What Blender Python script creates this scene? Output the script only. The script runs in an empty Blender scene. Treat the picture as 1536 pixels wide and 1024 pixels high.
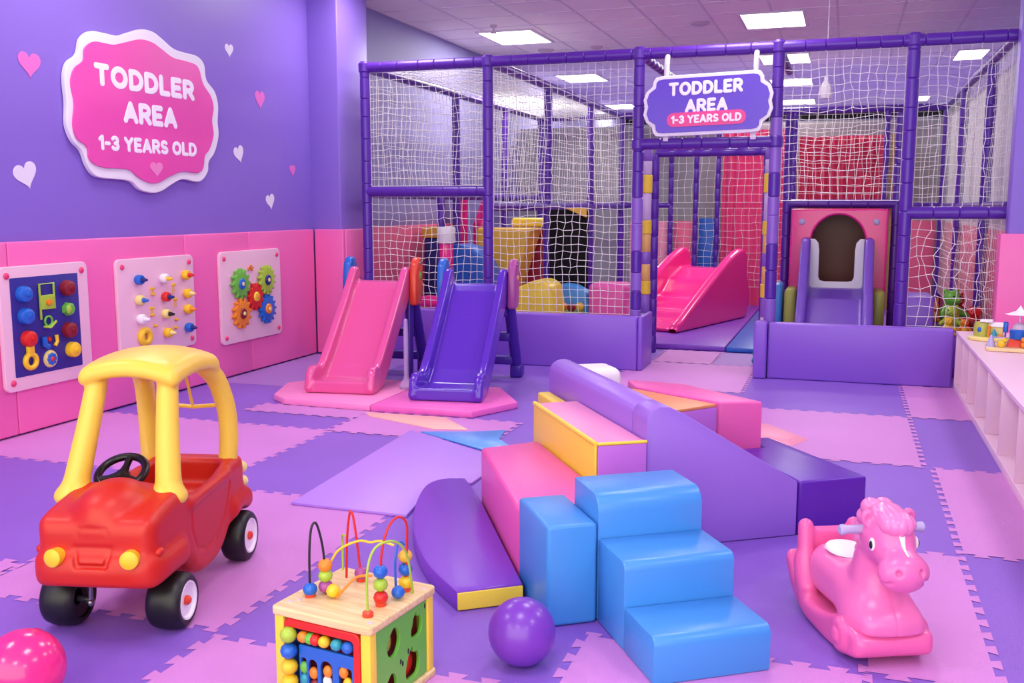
import bpy, bmesh, math, random
import numpy as np
from mathutils import Vector, Matrix
random.seed(7)
sc = bpy.context.scene
COL = sc.collection
R = math.radians
V3 = Vector

# ------------------------------------------------------------------ materials
def lin(h):
    h = h.lstrip('#')
    out = []
    for i in (0, 2, 4):
        c = int(h[i:i+2], 16) / 255
        out.append(c / 12.92 if c <= .04045 else ((c + .055) / 1.055) ** 2.4)
    return (*out, 1)

def mat(name, hexc, rough=.4, bump=0, scale=60, var=0, vscale=3, spec=.5, coat=0, alpha=1, metal=0, detail=3):
    m = bpy.data.materials.new(name)
    m.use_nodes = True
    nt = m.node_tree
    b = nt.nodes['Principled BSDF']
    b.inputs['Base Color'].default_value = lin(hexc)
    b.inputs['Roughness'].default_value = rough
    b.inputs['Specular IOR Level'].default_value = spec
    b.inputs['Metallic'].default_value = metal
    b.inputs['Coat Weight'].default_value = coat
    b.inputs['Coat Roughness'].default_value = .08
    b.inputs['Alpha'].default_value = alpha
    tc = nt.nodes.new('ShaderNodeTexCoord')
    if bump:
        n = nt.nodes.new('ShaderNodeTexNoise'); n.inputs['Scale'].default_value = scale; n.inputs['Detail'].default_value = detail
        nt.links.new(tc.outputs['Object'], n.inputs['Vector'])
        bp = nt.nodes.new('ShaderNodeBump'); bp.inputs['Strength'].default_value = bump; bp.inputs['Distance'].default_value = .01
        nt.links.new(n.outputs['Fac'], bp.inputs['Height']); nt.links.new(bp.outputs['Normal'], b.inputs['Normal'])
    if var:
        n2 = nt.nodes.new('ShaderNodeTexNoise'); n2.inputs['Scale'].default_value = vscale
        nt.links.new(tc.outputs['Object'], n2.inputs['Vector'])
        hsv = nt.nodes.new('ShaderNodeHueSaturation'); hsv.inputs['Color'].default_value = lin(hexc)
        mr = nt.nodes.new('ShaderNodeMapRange')
        mr.inputs['From Min'].default_value = .3; mr.inputs['From Max'].default_value = .7
        mr.inputs['To Min'].default_value = 1 - var; mr.inputs['To Max'].default_value = 1 + var
        nt.links.new(n2.outputs['Fac'], mr.inputs['Value']); nt.links.new(mr.outputs['Result'], hsv.inputs['Value'])
        nt.links.new(hsv.outputs['Color'], b.inputs['Base Color'])
    return m

def emit(name, hexc, s):
    m = bpy.data.materials.new(name); m.use_nodes = True
    nt = m.node_tree
    b = nt.nodes['Principled BSDF']
    b.inputs['Base Color'].default_value = lin('#ffffff')
    b.inputs['Emission Color'].default_value = lin(hexc); b.inputs['Emission Strength'].default_value = s
    return m

def wood(name, c1, c2):
    m = mat(name, c1, .45)
    nt = m.node_tree; b = nt.nodes['Principled BSDF']
    tc = nt.nodes.new('ShaderNodeTexCoord'); mp = nt.nodes.new('ShaderNodeMapping')
    mp.inputs['Scale'].default_value = (4, 60, 60)
    n = nt.nodes.new('ShaderNodeTexNoise'); n.inputs['Scale'].default_value = 1.2; n.inputs['Detail'].default_value = 5
    r = nt.nodes.new('ShaderNodeValToRGB'); r.color_ramp.elements[0].color = lin(c2); r.color_ramp.elements[1].color = lin(c1)
    r.color_ramp.elements[0].position = .3; r.color_ramp.elements[1].position = .62
    nt.links.new(tc.outputs['Object'], mp.inputs['Vector']); nt.links.new(mp.outputs['Vector'], n.inputs['Vector'])
    nt.links.new(n.outputs['Fac'], r.inputs['Fac']); nt.links.new(r.outputs['Color'], b.inputs['Base Color'])
    return m

M = dict(
    wall=mat('purple_wall_paint', '#8669cb', .42, .05, 180),
    wall_back=mat('lavender_wall_paint', '#958fc4', .6),
    wall_grey=mat('grey_wall_paint', '#a3a4a9', .7, .1, 40),
    wall_white=mat('white_panel', '#dcdae2', .6, .25, 25),
    pinkpad=mat('hot_pink_vinyl', '#f26cb4', .36, .05, 90),
    coral=mat('coral_vinyl', '#e8668e', .4, .05, 90),
    floor_p=mat('purple_eva_foam', '#8a5fc9', .5, .25, 260, .05, 1.5),
    floor_k=mat('pink_eva_foam', '#d088d3', .5, .25, 260, .04, 1.5),
    floor_l=mat('lilac_eva_foam', '#a97fd0', .46, .25, 260),
    ceil=mat('ceiling_tile', '#faf4f4', .8, .1, 120),
    ceil_grid=mat('ceiling_grid', '#e4dbe6', .5),
    foam=mat('purple_foam_sleeve', '#56279f', .3, .04, 40),
    foam_l=mat('faded_violet_foam_sleeve', '#8a62c4', .32, .04, 40),
    foam_y=mat('yellow_foam_sleeve', '#f2cf3c', .35),
    foam_c=mat('clear_lavender_sleeve', '#cdb6dc', .25),
    foam_o=mat('orange_foam_sleeve', '#e9b765', .35),
    net=mat('white_netting_cord', '#fbfaf6', .7),
    bumper=mat('violet_vinyl', '#8a5bd0', .36, .06, 70),
    lilac=mat('lilac_vinyl', '#9c70d8', .36, .06, 70),
    lilac_dk=mat('blue_violet_vinyl', '#7f55cc', .34, .06, 70),
    dkpurple=mat('dark_purple_vinyl', '#5c22a8', .34, .06, 70),
    purple_v=mat('purple_vinyl', '#7c3fc0', .36, .06, 70),
    blue_v=mat('blue_vinyl', '#4492dc', .34, .06, 60),
    pink_v=mat('rose_pink_vinyl', '#e95fae', .36, .08, 60),
    pink_lt=mat('light_pink_vinyl', '#f49ac6', .36, .06, 60),
    orchid_v=mat('orchid_vinyl', '#c474dc', .36, .1, 30),
    yellow_v=mat('yellow_vinyl', '#f6d943', .36, .06, 60),
    orange_v=mat('orange_vinyl', '#f29a63', .36, .06, 60),
    padpink=mat('pink_floor_pad_vinyl', '#f78fcb', .4, .05, 70),
    padhot=mat('bright_pink_floor_pad_vinyl', '#f46fc6', .4, .05, 70),
    white_v=mat('white_vinyl', '#f2f0f4', .4),
    matlilac=mat('lilac_mat_sheet', '#b98cec', .42, .04, 8),
    matblue=mat('blue_mat_sheet', '#5aa4ec', .3), matpeach=mat('peach_mat_sheet', '#f8bfae', .35), matpink=mat('pale_pink_mat_sheet', '#ee9bd0', .4),
    sl_pink=mat('glossy_pink_plastic', '#e2599c', .2, .02, 20, coat=.25),
    sl_viol=mat('glossy_violet_plastic', '#5a2cbc', .2, .02, 20, coat=.25),
    sl_dk=mat('dark_violet_plastic', '#42209a', .3),
    sl_mag=mat('magenta_plastic', '#f22e92', .22, .02, 20, coat=.2),
    hblue=mat('blue_plastic', '#1f67c9', .28), hred=mat('orange_red_plastic', '#e0442a', .28), hmauve=mat('mauve_plastic', '#a84d95', .3),
    green=mat('green_plastic', '#6cc043', .3), lime=mat('lime_plastic', '#a9cc3e', .3), yellow=mat('yellow_plastic', '#f4c928', .3), orange=mat('orange_plastic', '#ee8a26', .3),
    red=mat('red_plastic', '#d8281f', .3), maroon=mat('maroon_plastic', '#861826', .35), white=mat('white_plastic', '#f4f1f5', .3), teal=mat('teal_plastic', '#2a9fb0', .3),
    car_red=mat('red_moulded_plastic', '#c9230f', .42, .03, 120), car_yel=mat('yellow_moulded_plastic', '#f6d04a', .36, .03, 120),
    tyre=mat('black_tyre_plastic', '#101013', .42), black=mat('black_plastic', '#121215', .3), steel=mat('steel_rod', '#a9a6b0', .25, metal=.9),
    horse=mat('pink_moulded_plastic', '#f174b4', .28, .02, 120), horse_base=mat('deep_pink_moulded_plastic', '#ec64a8', .28, .02, 120), mane=mat('light_pink_plastic', '#f487c0', .22),
    handle=mat('lilac_grip_plastic', '#b9b0da', .4),
    panel=mat('pale_pink_board', '#efc3d6', .4), inset=mat('navy_board', '#2f2a8c', .45), bolt=mat('pink_bolt_cap', '#e23d76', .3),
    sign_w=mat('white_sign_board', '#eceaf2', .35), sign_p=mat('pink_sign_face', '#ea4fae', .28, var=.06, vscale=2), sign_v=mat('violet_sign_face', '#5b2fc4', .25), pill=mat('hot_pink_banner', '#e8318f', .3),
    letter=mat('white_lettering', '#f5f2f8', .4), heart_p=mat('pink_heart_decal', '#e070c4', .4), heart_w=mat('white_heart_decal', '#e6e2f0', .4), heart_s=mat('pale_heart_on_sign', '#f08ac6', .3),
    wood=wood('light_maple', '#ecd29c', '#d8b67c'), ballp=mat('purple_ball_rubber', '#7438b4', .3, coat=.1), ballk=mat('pink_ball_rubber', '#ec2f86', .2, coat=.2),
    shelf=mat('pale_pink_laminate', '#f1cfe2', .4), curtain_r=mat('red_fabric', '#d03560', .8, .3, 60), curtain_p=mat('pink_fabric', '#ef4f8e', .75, .3, 60),
    blackhole=mat('black_fabric', '#08080a', .9), tray=mat('cream_wood_tray', '#f0d49c', .5), pale_y=mat('pale_yellow_plastic', '#efe08a', .35),
    navy=mat('navy_vinyl', '#1a2a78', .4), royal=mat('royal_blue_vinyl', '#1d62c4', .36), clear=mat('frosted_clear_strap', '#efe9f4', .3, alpha=.75), gold=mat('golden_yellow_vinyl', '#e7b53c', .4), ghost=mat('frosted_lilac_plastic', '#c9b0e4', .25, alpha=.55),
    ruby=mat('dark_red_vinyl', '#a81f3c', .4), skyb=mat('sky_blue_vinyl', '#4a9ae0', .36), olive=mat('olive_green_vinyl', '#b7bf54', .36), tanstrip=mat('tan_panel', '#bfa06a', .6), salmon=mat('salmon_vinyl', '#f09ab4', .4), wire_b=mat('black_wire', '#201820', .35),
    lamp=emit('lamp_diffuser', '#fff6fa', 7.0), smoke=mat('grey_vent_plastic', '#cbbccb', .5),
)

# ------------------------------------------------------------------ mesh helpers
def cat_rom(pts, n=8, closed=False):
    pts = [V3(p) for p in pts]; out = []
    N = len(pts)
    for i in range(N if closed else N - 1):
        p0 = pts[(i - 1) % N] if closed or i > 0 else pts[0]
        p1 = pts[i]; p2 = pts[(i + 1) % N]
        p3 = pts[(i + 2) % N] if closed or i + 2 < N else pts[-1]
        for k in range(n):
            t = k / n
            out.append(.5 * ((2 * p1) + (p2 - p0) * t + (2 * p0 - 5 * p1 + 4 * p2 - p3) * t * t + (3 * p1 - p0 - 3 * p2 + p3) * t ** 3))
    if not closed: out.append(pts[-1])
    return out

class MB:
    """collects shapes and links them as one mesh object"""
    def __init__(s): s.bm = bmesh.new(); s.mats = []
    def mi(s, m):
        if m is None: return 0
        if m not in s.mats: s.mats.append(m)
        return s.mats.index(m)
    def _merge(s, b, m, X=None):
        i = s.mi(m)
        for f in b.faces: f.material_index = i
        me = bpy.data.meshes.new('tmp'); b.to_mesh(me); b.free()
        if X is not None: me.transform(X)
        s.bm.from_mesh(me); bpy.data.meshes.remove(me)
        return s
    def box(s, lo, hi, r=0, seg=3, m=None, X=None):
        b = bmesh.new()
        bmesh.ops.create_cube(b, size=1)
        for v in b.verts: v.co = V3([lo[k] + (v.co[k] + .5) * (hi[k] - lo[k]) for k in range(3)])
        if r: bmesh.ops.bevel(b, geom=list(b.edges), offset=r, segments=seg, profile=.5, affect='EDGES')
        return s._merge(b, m, X)
    def prism(s, pts, z0, z1, r=0, seg=3, m=None, X=None):
        """polygon in XY, extruded from z0 to z1, all edges rounded"""
        b = bmesh.new()
        lo = [b.verts.new((p[0], p[1], z0)) for p in pts]; hi = [b.verts.new((p[0], p[1], z1)) for p in pts]
        n = len(pts)
        b.faces.new(list(reversed(lo))); b.faces.new(hi)
        for i in range(n): b.faces.new((lo[i], lo[(i+1) % n], hi[(i+1) % n], hi[i]))
        bmesh.ops.recalc_face_normals(b, faces=b.faces)
        if r:
            es = [e for e in b.edges if e.calc_face_angle(0) > .35]
            bmesh.ops.bevel(b, geom=es, offset=r, segments=seg, profile=.5, affect='EDGES')
        return s._merge(b, m, X)
    def hull(s, bot, top, r=0, seg=3, m=None):
        """two rings of points with the same count"""
        b = bmesh.new()
        lo = [b.verts.new(p) for p in bot]; hi = [b.verts.new(p) for p in top]; n = len(bot)
        b.faces.new(list(reversed(lo))); b.faces.new(hi)
        for i in range(n): b.faces.new((lo[i], lo[(i+1) % n], hi[(i+1) % n], hi[i]))
        bmesh.ops.recalc_face_normals(b, faces=b.faces)
        if r: bmesh.ops.bevel(b, geom=[e for e in b.edges if e.calc_face_angle(0) > .2], offset=r, segments=seg, profile=.5, affect='EDGES')
        return s._merge(b, m)
    def cyl(s, a, b_, ra, rb=None, n=20, m=None, cap=True):
        a = V3(a); b_ = V3(b_); d = b_ - a
        b = bmesh.new()
        bmesh.ops.create_cone(b, cap_ends=cap, segments=n, radius1=ra, radius2=ra if rb is None else rb, depth=d.length)
        q = d.to_track_quat('Z', 'Y').to_matrix().to_4x4()
        return s._merge(b, m, Matrix.Translation((a + b_) / 2) @ q)
    def ball(s, c, r, n=20, m=None, X=None):
        r = r if hasattr(r, '__len__') else (r, r, r)
        b = bmesh.new(); bmesh.ops.create_uvsphere(b, u_segments=n, v_segments=max(6, n * 2 // 3), radius=1)
        for v in b.verts: v.co = V3((v.co.x * r[0], v.co.y * r[1], v.co.z * r[2]))
        T = Matrix.Translation(c)
        return s._merge(b, m, T @ X if X is not None else T)
    def lathe(s, prof, axis=((0,0,0),(0,0,1)), n=28, m=None):
        """prof = [(radius, height)...] around an axis"""
        b = bmesh.new(); rings = []
        for r, z in prof:
            rings.append([b.verts.new((r * math.cos(2*math.pi*k/n), r * math.sin(2*math.pi*k/n), z)) for k in range(n)] if r > 1e-6 else [b.verts.new((0, 0, z))])
        for A, B in zip(rings, rings[1:]):
            for k in range(n):
                k2 = (k+1) % n
                if len(A) == 1 and len(B) == 1: continue
                if len(A) == 1: b.faces.new((A[0], B[k2], B[k]))
                elif len(B) == 1: b.faces.new((A[k], A[k2], B[0]))
                else: b.faces.new((A[k], A[k2], B[k2], B[k]))
        bmesh.ops.recalc_face_normals(b, faces=b.faces)
        o, d = V3(axis[0]), V3(axis[1])
        return s._merge(b, m, Matrix.Translation(o) @ d.to_track_quat('Z', 'Y').to_matrix().to_4x4())
    def tube(s, pts, r, n=10, m=None, closed=False, flat=None):
        """r: radius or list; flat: per-axis squash is not used here"""
        pts = [V3(p) for p in pts]; N = len(pts)
        rr = r if hasattr(r, '__len__') else [r] * N
        b = bmesh.new(); rings = []; up = None
        for i, p in enumerate(pts):
            t = (pts[(i+1) % N] - pts[i-1]) if closed else (pts[min(i+1, N-1)] - pts[max(i-1, 0)])
            t.normalize()
            if up is None:
                up = V3((0, 0, 1)) if abs(t.z) < .9 else V3((1, 0, 0))
            sx = t.cross(up)
            if sx.length < 1e-5: sx = t.cross(V3((0.3, 1, 0.2)))
            sx.normalize(); up = sx.cross(t).normalized()
            rings.append([b.verts.new(p + rr[i] * (sx * math.cos(2*math.pi*k/n) + up * math.sin(2*math.pi*k/n))) for k in range(n)])
        for i in range(N if closed else N - 1):
            A, B = rings[i], rings[(i+1) % N]
            for k in range(n): b.faces.new((A[k], A[(k+1) % n], B[(k+1) % n], B[k]))
        if not closed:
            b.faces.new(list(reversed(rings[0]))); b.faces.new(rings[-1])
        bmesh.ops.recalc_face_normals(b, faces=b.faces)
        return s._merge(b, m)
    def build(s, name, m=None, parent=None, X=None, angle=38, flat=False):
        me = bpy.data.meshes.new(name)
        s.bm.to_mesh(me); s.bm.free()
        if X is not None: me.transform(X)
        for k in (s.mats or [m]): me.materials.append(k)
        if not flat:
            me.shade_smooth(); me.set_sharp_from_angle(angle=R(angle))
        return link(name, me, parent)

def link(name, me, parent=None):
    o = bpy.data.objects.new(name, me); COL.objects.link(o)
    if parent is not None: o.parent = parent
    return o
def empty(name, loc=(0,0,0), rz=0):
    o = bpy.data.objects.new(name, None); COL.objects.link(o)
    o.location = loc; o.rotation_euler = (0, 0, rz); o.empty_display_size = .05
    return o
def tag(o, label, cat, group=None, kind=None):
    o['label'] = label; o['category'] = cat
    if group: o['group'] = group
    o['kind'] = kind or 'thing'
    return o
def struct(o): o['kind'] = 'structure'; return o
def place(o, loc, rz=0): o.location = loc; o.rotation_euler = (0, 0, rz); return o

def plate(outlines, thick, bevel, frame, name, m, parent=None, res=3):
    """flat board from closed 2-D outlines (inner ones are holes); frame = (origin, ex, ey): board lies from origin plane outwards along ex x ey"""
    cu = bpy.data.curves.new(name, 'CURVE'); cu.dimensions = '2D'; cu.fill_mode = 'BOTH'
    cu.extrude = max(thick / 2 - bevel, 0); cu.bevel_depth = bevel; cu.bevel_resolution = res; cu.offset = -bevel
    for pts in outlines:
        sp = cu.splines.new('POLY'); sp.points.add(len(pts) - 1); sp.use_cyclic_u = True
        for q, p in zip(sp.points, pts): q.co = (p[0], p[1], 0, 1)
    t = bpy.data.objects.new('tmp', cu); COL.objects.link(t)
    dg = bpy.context.evaluated_depsgraph_get(); dg.update()
    me = bpy.data.meshes.new_from_object(t.evaluated_get(dg)); bpy.data.objects.remove(t); bpy.data.curves.remove(cu)
    o0, ex, ey = V3(frame[0]), V3(frame[1]).normalized(), V3(frame[2]).normalized(); ez = ex.cross(ey)
    X = Matrix(((ex.x, ey.x, ez.x, o0.x), (ex.y, ey.y, ez.y, o0.y), (ex.z, ey.z, ez.z, o0.z), (0,0,0,1))) @ Matrix.Translation((0, 0, thick / 2))
    me.transform(X); me.materials.clear(); me.materials.append(m)
    me.name = name
    me.shade_smooth(); me.set_sharp_from_angle(angle=R(35))
    return link(name, me, parent)

# ------------------------------------------------------------------ implicit surfaces (moulded plastic)
def surf(name, fn, lo, hi, h, m, parent=None):
    n = [int(round((b - a) / h)) + 1 for a, b in zip(lo, hi)]
    X = (lo[0] + h * np.arange(n[0])).reshape(-1, 1, 1); Y = (lo[1] + h * np.arange(n[1])).reshape(1, -1, 1); Z = (lo[2] + h * np.arange(n[2])).reshape(1, 1, -1)
    Fv = np.broadcast_to(fn(X, Y, Z), n).astype(np.float64)
    c = [s - 1 for s in n]
    acc = np.zeros(c + [3]); cnt = np.zeros(c)
    off = [(i, j, k) for i in (0, 1) for j in (0, 1) for k in (0, 1)]
    corner = {o: Fv[o[0]:o[0]+c[0], o[1]:o[1]+c[1], o[2]:o[2]+c[2]] for o in off}
    for o in off:
        for ax in range(3):
            if o[ax]: continue
            p = list(o); p[ax] = 1; p = tuple(p)
            a, b = corner[o], corner[p]
            x = (a < 0) != (b < 0)
            t = np.where(x, a / np.where(x, a - b, 1), 0)
            for d in range(3):
                acc[..., d] += np.where(x, (t if d == ax else o[d]), 0)
            cnt += x
    act = cnt > 0
    idx = -np.ones(c, int); idx[act] = np.arange(act.sum())
    ijk = np.argwhere(act)
    vs = (ijk + acc[act] / cnt[act][:, None]) * h + np.array(lo)
    faces = []
    for ax in range(3):
        b_, c_ = (ax + 1) % 3, (ax + 2) % 3
        sl0 = [slice(None)] * 3; sl1 = [slice(None)] * 3
        sl0[ax] = slice(0, n[ax]-1); sl1[ax] = slice(1, n[ax])
        for q in (b_, c_): sl0[q] = slice(1, n[q]-1); sl1[q] = slice(1, n[q]-1)
        a0, a1 = Fv[tuple(sl0)] < 0, Fv[tuple(sl1)] < 0
        for flip, mk in ((False, a0 & ~a1), (True, ~a0 & a1)):
            g = np.argwhere(mk)
            if not len(g): continue
            g = g.copy(); g[:, b_] += 1; g[:, c_] += 1
            def cell(db, dc):
                q = g.copy(); q[:, b_] -= db; q[:, c_] -= dc
                return idx[q[:, 0], q[:, 1], q[:, 2]]
            quad = np.stack([cell(1, 1), cell(0, 1), cell(0, 0), cell(1, 0)], 1)
            faces.append(quad[:, ::-1] if flip else quad)
    f = np.concatenate(faces)
    me = bpy.data.meshes.new(name)
    me.vertices.add(len(vs)); me.vertices.foreach_set('co', vs.ravel())
    me.loops.add(len(f) * 4); me.loops.foreach_set('vertex_index', f.ravel().astype(np.int32))
    me.polygons.add(len(f)); me.polygons.foreach_set('loop_start', np.arange(0, len(f) * 4, 4, dtype=np.int32))
    me.update(calc_edges=True); me.validate()
    me.materials.append(m); me.shade_smooth()
    return link(name, me, parent)

def smin(a, b, k): 
    h = np.clip(.5 + .5 * (b - a) / k, 0, 1); return b + (a - b) * h - k * h * (1 - h)
def smax(a, b, k): return -smin(-a, -b, k)
def d_ell(X, Y, Z, c, r):
    x, y, z = X - c[0], Y - c[1], Z - c[2]
    k0 = np.sqrt((x/r[0])**2 + (y/r[1])**2 + (z/r[2])**2) + 1e-9
    k1 = np.sqrt((x/r[0]**2)**2 + (y/r[1]**2)**2 + (z/r[2]**2)**2) + 1e-9
    return k0 * (k0 - 1) / k1
def d_cap(X, Y, Z, a, b, ra, rb=None):
    rb = ra if rb is None else rb
    d = [b[i] - a[i] for i in range(3)]; L = sum(q*q for q in d) + 1e-12
    t = np.clip(((X-a[0])*d[0] + (Y-a[1])*d[1] + (Z-a[2])*d[2]) / L, 0, 1)
    return np.sqrt((X-a[0]-t*d[0])**2 + (Y-a[1]-t*d[1])**2 + (Z-a[2]-t*d[2])**2) - (ra + (rb-ra)*t)
def d_box(X, Y, Z, c, h, r):
    q = [np.abs(P - cc) - hh + r for P, cc, hh in zip((X, Y, Z), c, h)]
    return np.sqrt(sum(np.maximum(k, 0)**2 for k in q)) + np.minimum(np.maximum(np.maximum(q[0], q[1]), q[2]), 0) - r
def d_cylx(X, Y, Z, c, r, h, rr=.0):
    d = np.sqrt((Y-c[1])**2 + (Z-c[2])**2) - r + rr; w = np.abs(X-c[0]) - h + rr
    return np.minimum(np.maximum(d, w), 0) + np.sqrt(np.maximum(d, 0)**2 + np.maximum(w, 0)**2) - rr
def d_poly(U, W, pts):
    d = None; s = np.ones(np.broadcast(U, W).shape)
    n = len(pts)
    for i in range(n):
        a, b = pts[i], pts[i-1]
        ex, ey = b[0]-a[0], b[1]-a[1]
        wx, wy = U - a[0], W - a[1]
        t = np.clip((wx*ex + wy*ey) / (ex*ex + ey*ey + 1e-12), 0, 1)
        q = (wx - ex*t)**2 + (wy - ey*t)**2
        d = q if d is None else np.minimum(d, q)
        c1 = W >= a[1]; c2 = W < b[1]; c3 = ex*wy > ey*wx
        s = np.where((c1 & c2 & c3) | (~c1 & ~c2 & ~c3), -s, s)
    return s * np.sqrt(d)
def d_ext(X, d2, c, h, r):
    """profile distance d2 (in Y,Z) extruded over |X-c|<h, edges rounded r"""
    a = d2 + r; w = np.abs(X - c) - h + r
    return np.minimum(np.maximum(a, w), 0) + np.sqrt(np.maximum(a, 0)**2 + np.maximum(w, 0)**2) - r
def smooth_poly(pts, n=5): return [(p.x, p.y) for p in cat_rom([(a, b, 0) for a, b in pts], n, True)]

# ------------------------------------------------------------------ rounded stroke lettering
def arc(cx, cy, rx, ry, a0, a1, n=14): return [(cx + rx*math.cos(R(a0+(a1-a0)*i/n)), cy + ry*math.sin(R(a0+(a1-a0)*i/n))) for i in range(n+1)]
GL = {
 'T': (.66, [[(0,1),(.66,1)], [(.33,1),(.33,0)]]),
 'O': (.82, [arc(.41,.5,.41,.5,0,360,28)]),
 'D': (.7, [[(0,0),(0,1),(.25,1)] + arc(.25,.5,.45,.5,90,-90,18) + [(0,0)]]),
 'L': (.5, [[(0,1),(0,0),(.5,0)]]),
 'E': (.54, [[(.54,1),(0,1),(0,0),(.54,0)], [(0,.5),(.46,.5)]]),
 'R': (.62, [[(0,0),(0,1),(.3,1)] + arc(.3,.72,.3,.28,90,-90,12) + [(0,.44)], [(.3,.44),(.62,0)]]),
 'A': (.74, [[(0,0),(.37,1),(.74,0)], [(.15,.3),(.59,.3)]]),
 'Y': (.7, [[(0,1),(.35,.5),(.7,1)], [(.35,.5),(.35,0)]]),
 'S': (.58, [arc(.29,.74,.27,.26,35,270,14) + arc(.29,.24,.29,.24,90,-145,14)]),
 '1': (.24, [[(0,.78),(.24,1),(.24,0)]]),
 '3': (.54, [arc(.25,.75,.26,.25,150,-90,14) + arc(.25,.25,.29,.25,90,-150,14)]),
 '-': (.3, [[(0,.45),(.3,.45)]]), ' ': (.3, []),
}
def lettering(text, centre, ex, ey, height, width, stroke, depth, m, parent, h=.0034):
    """white rounded capitals; (centre) middle of the line, height of capitals, total width; every letter its own mesh"""
    adv = []; x = 0
    for ch in text:
        adv.append(x); x += GL[ch][0] + (.36 if ch != ' ' else .14)
    total = x - .36
    sx = (width - stroke) / total; sy = height - stroke
    o0, ex, ey = V3(centre), V3(ex).normalized(), V3(ey).normalized(); ez = ex.cross(ey)
    T = Matrix(((ex.x, ey.x, ez.x, o0.x), (ex.y, ey.y, ez.y, o0.y), (ex.z, ey.z, ez.z, o0.z), (0,0,0,1)))
    r = stroke / 2
    for ch, a in zip(text, adv):
        if not GL[ch][1]: continue
        segs = []
        for st in GL[ch][1]:
            P = [((a + p[0] - total/2) * sx, (p[1] - .5) * sy) for p in st]
            segs += list(zip(P, P[1:]))
        def fn(X, Y, Z):
            d = None
            for p, q in segs:
                dx, dy = q[0]-p[0], q[1]-p[1]
                t = np.clip(((X-p[0])*dx + (Y-p[1])*dy) / (dx*dx+dy*dy+1e-12), 0, 1)
                k = (X-p[0]-t*dx)**2 + (Y-p[1]-t*dy)**2
                d = k if d is None else np.minimum(d, k)
            return np.maximum(np.sqrt(d) - r, np.abs(Z) - depth)
        x0 = (a - total/2)*sx - r - 2*h; x1 = (a + GL[ch][0] - total/2)*sx + r + 2*h
        o = surf('letter', fn, (x0, -height/2-2*h, -depth-h*1.5), (x1, height/2+2*h, depth+h*1.5), h, m, parent)
        o.data.transform(T)

def heart(c, w, h, tilt=0):
    out = []
    for i in range(40):
        t = 2*math.pi*i/40
        x = 16*math.sin(t)**3; y = 13*math.cos(t)-5*math.cos(2*t)-2*math.cos(3*t)-math.cos(4*t)
        x, y = x/32*w, (y+2.5)/29*h
        ct, stt = math.cos(tilt), math.sin(tilt)
        out.append((c[0]+x*ct-y*stt, c[1]+x*stt+y*ct))
    return out[::-1]
def rrect(x0, y0, x1, y1, r, n=6):
    out = []
    for cx, cy, a in ((x1-r,y1-r,0),(x0+r,y1-r,90),(x0+r,y0+r,180),(x1-r,y0+r,270)):
        out += [(cx+r*math.cos(R(a+90*k/n)), cy+r*math.sin(R(a+90*k/n))) for k in range(n+1)]
    return out

# ================================================================== THE SETTING
LW = -4.8          # left wall
CZ = 3.45          # ceiling height
# floor: purple foam with pink foam tiles, interlocking edges
PINK = [(-4.8,4.18,-3.02,5.36),(-3.02,2.62,-1.92,4.06),(-1.92,1.30,-.76,2.58),(-.76,1.6,.12,2.99),(.11,2.99,.5,4.18),(.5,4.2,1.24,5.6),(-.62,5.6,.46,6.94),
        (.46,6.94,1.24,8.2),(-1.76,7.45,-.69,8.75),(-3.9,5.71,-3.05,5.97),(-3.05,5.34,-1.95,5.95),(-4.2,1.4,-3.02,2.9),(-1.62,8.76,-1.08,9.55)]
LILAC = [(-4.8,6.6,-3.7,8.2),(-1.08,8.76,-.72,9.55)]
def toothed(x0, y0, x1, y1, L=.05, A=.015):
    pts = []
    cs = [(x0,y0),(x1,y0),(x1,y1),(x0,y1)]
    for i in range(4):
        a, b = V3((*cs[i],0)), V3((*cs[(i+1)%4],0)); d = (b-a); n = max(1, int(d.length/(2*L))); d.normalize(); o = V3((d.y,-d.x,0))
        step = (b-a).length/(2*n)
        q = a - o*A; pts.append((q.x, q.y))
        for k in range(n):
            for t, e in ((1.12,-A),(.88,A),(2.12 if k < n-1 else 1.96,A),(1.88,-A)):
                q = a + d*((2*k+t)*step) + o*e; pts.append((q.x, q.y))
    return pts
b = MB()
b.box((-4.9,-2.5,-.1), (3.2,22,0), m=M['floor_p'])
for T_, mm in ((PINK,'floor_k'),(LILAC,'floor_l')):
    for i, t in enumerate(T_):
        bb = bmesh.new()
        vs = [bb.verts.new((p[0], p[1], .0012+.00025*i)) for p in (toothed(*t) if mm == 'floor_k' else [(t[0],t[1]),(t[2],t[1]),(t[2],t[3]),(t[0],t[3])])]
        f = bb.faces.new(vs); bmesh.ops.recalc_face_normals(bb, faces=[f])
        if f.normal.z < 0: bmesh.ops.reverse_faces(bb, faces=[f])
        b._merge(bb, M[mm])
struct(b.build('floor', flat=True))
# ceiling: tiles with a T-bar grid
b = MB()
b.box((-4.9,-2.5,CZ), (3.2,22,CZ+.1), m=M['ceil'])
for k in range(-1, 37): b.box((-4.8, k*.61-.012, CZ-.006), (3.2, k*.61+.012, CZ), m=M['ceil_grid'])
for k in range(0, 13): b.box((-4.8+k*.66-.012, -2.5, CZ-.006), (-4.8+k*.66+.012, 22, CZ), m=M['ceil_grid'])
struct(b.build('ceiling', flat=True))
b = MB(); b.box((LW-.1,-2.5,0), (LW,8.25,CZ), m=M['wall']); struct(b.build('wall_left', flat=True))
b = MB(); b.box((LW-.1,8.85,0), (LW,22,CZ), m=M['wall_back']); struct(b.build('wall_left_rear', flat=True))
b = MB(); b.box((LW-.1,8.25,0), (-4.49,8.85,CZ), .012, m=M['wall']); struct(b.build('pillar_left'))
b = MB(); b.box((1.15,8.15,0), (1.75,8.31,CZ), .012, m=M['wall']); struct(b.build('pillar_right'))
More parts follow.
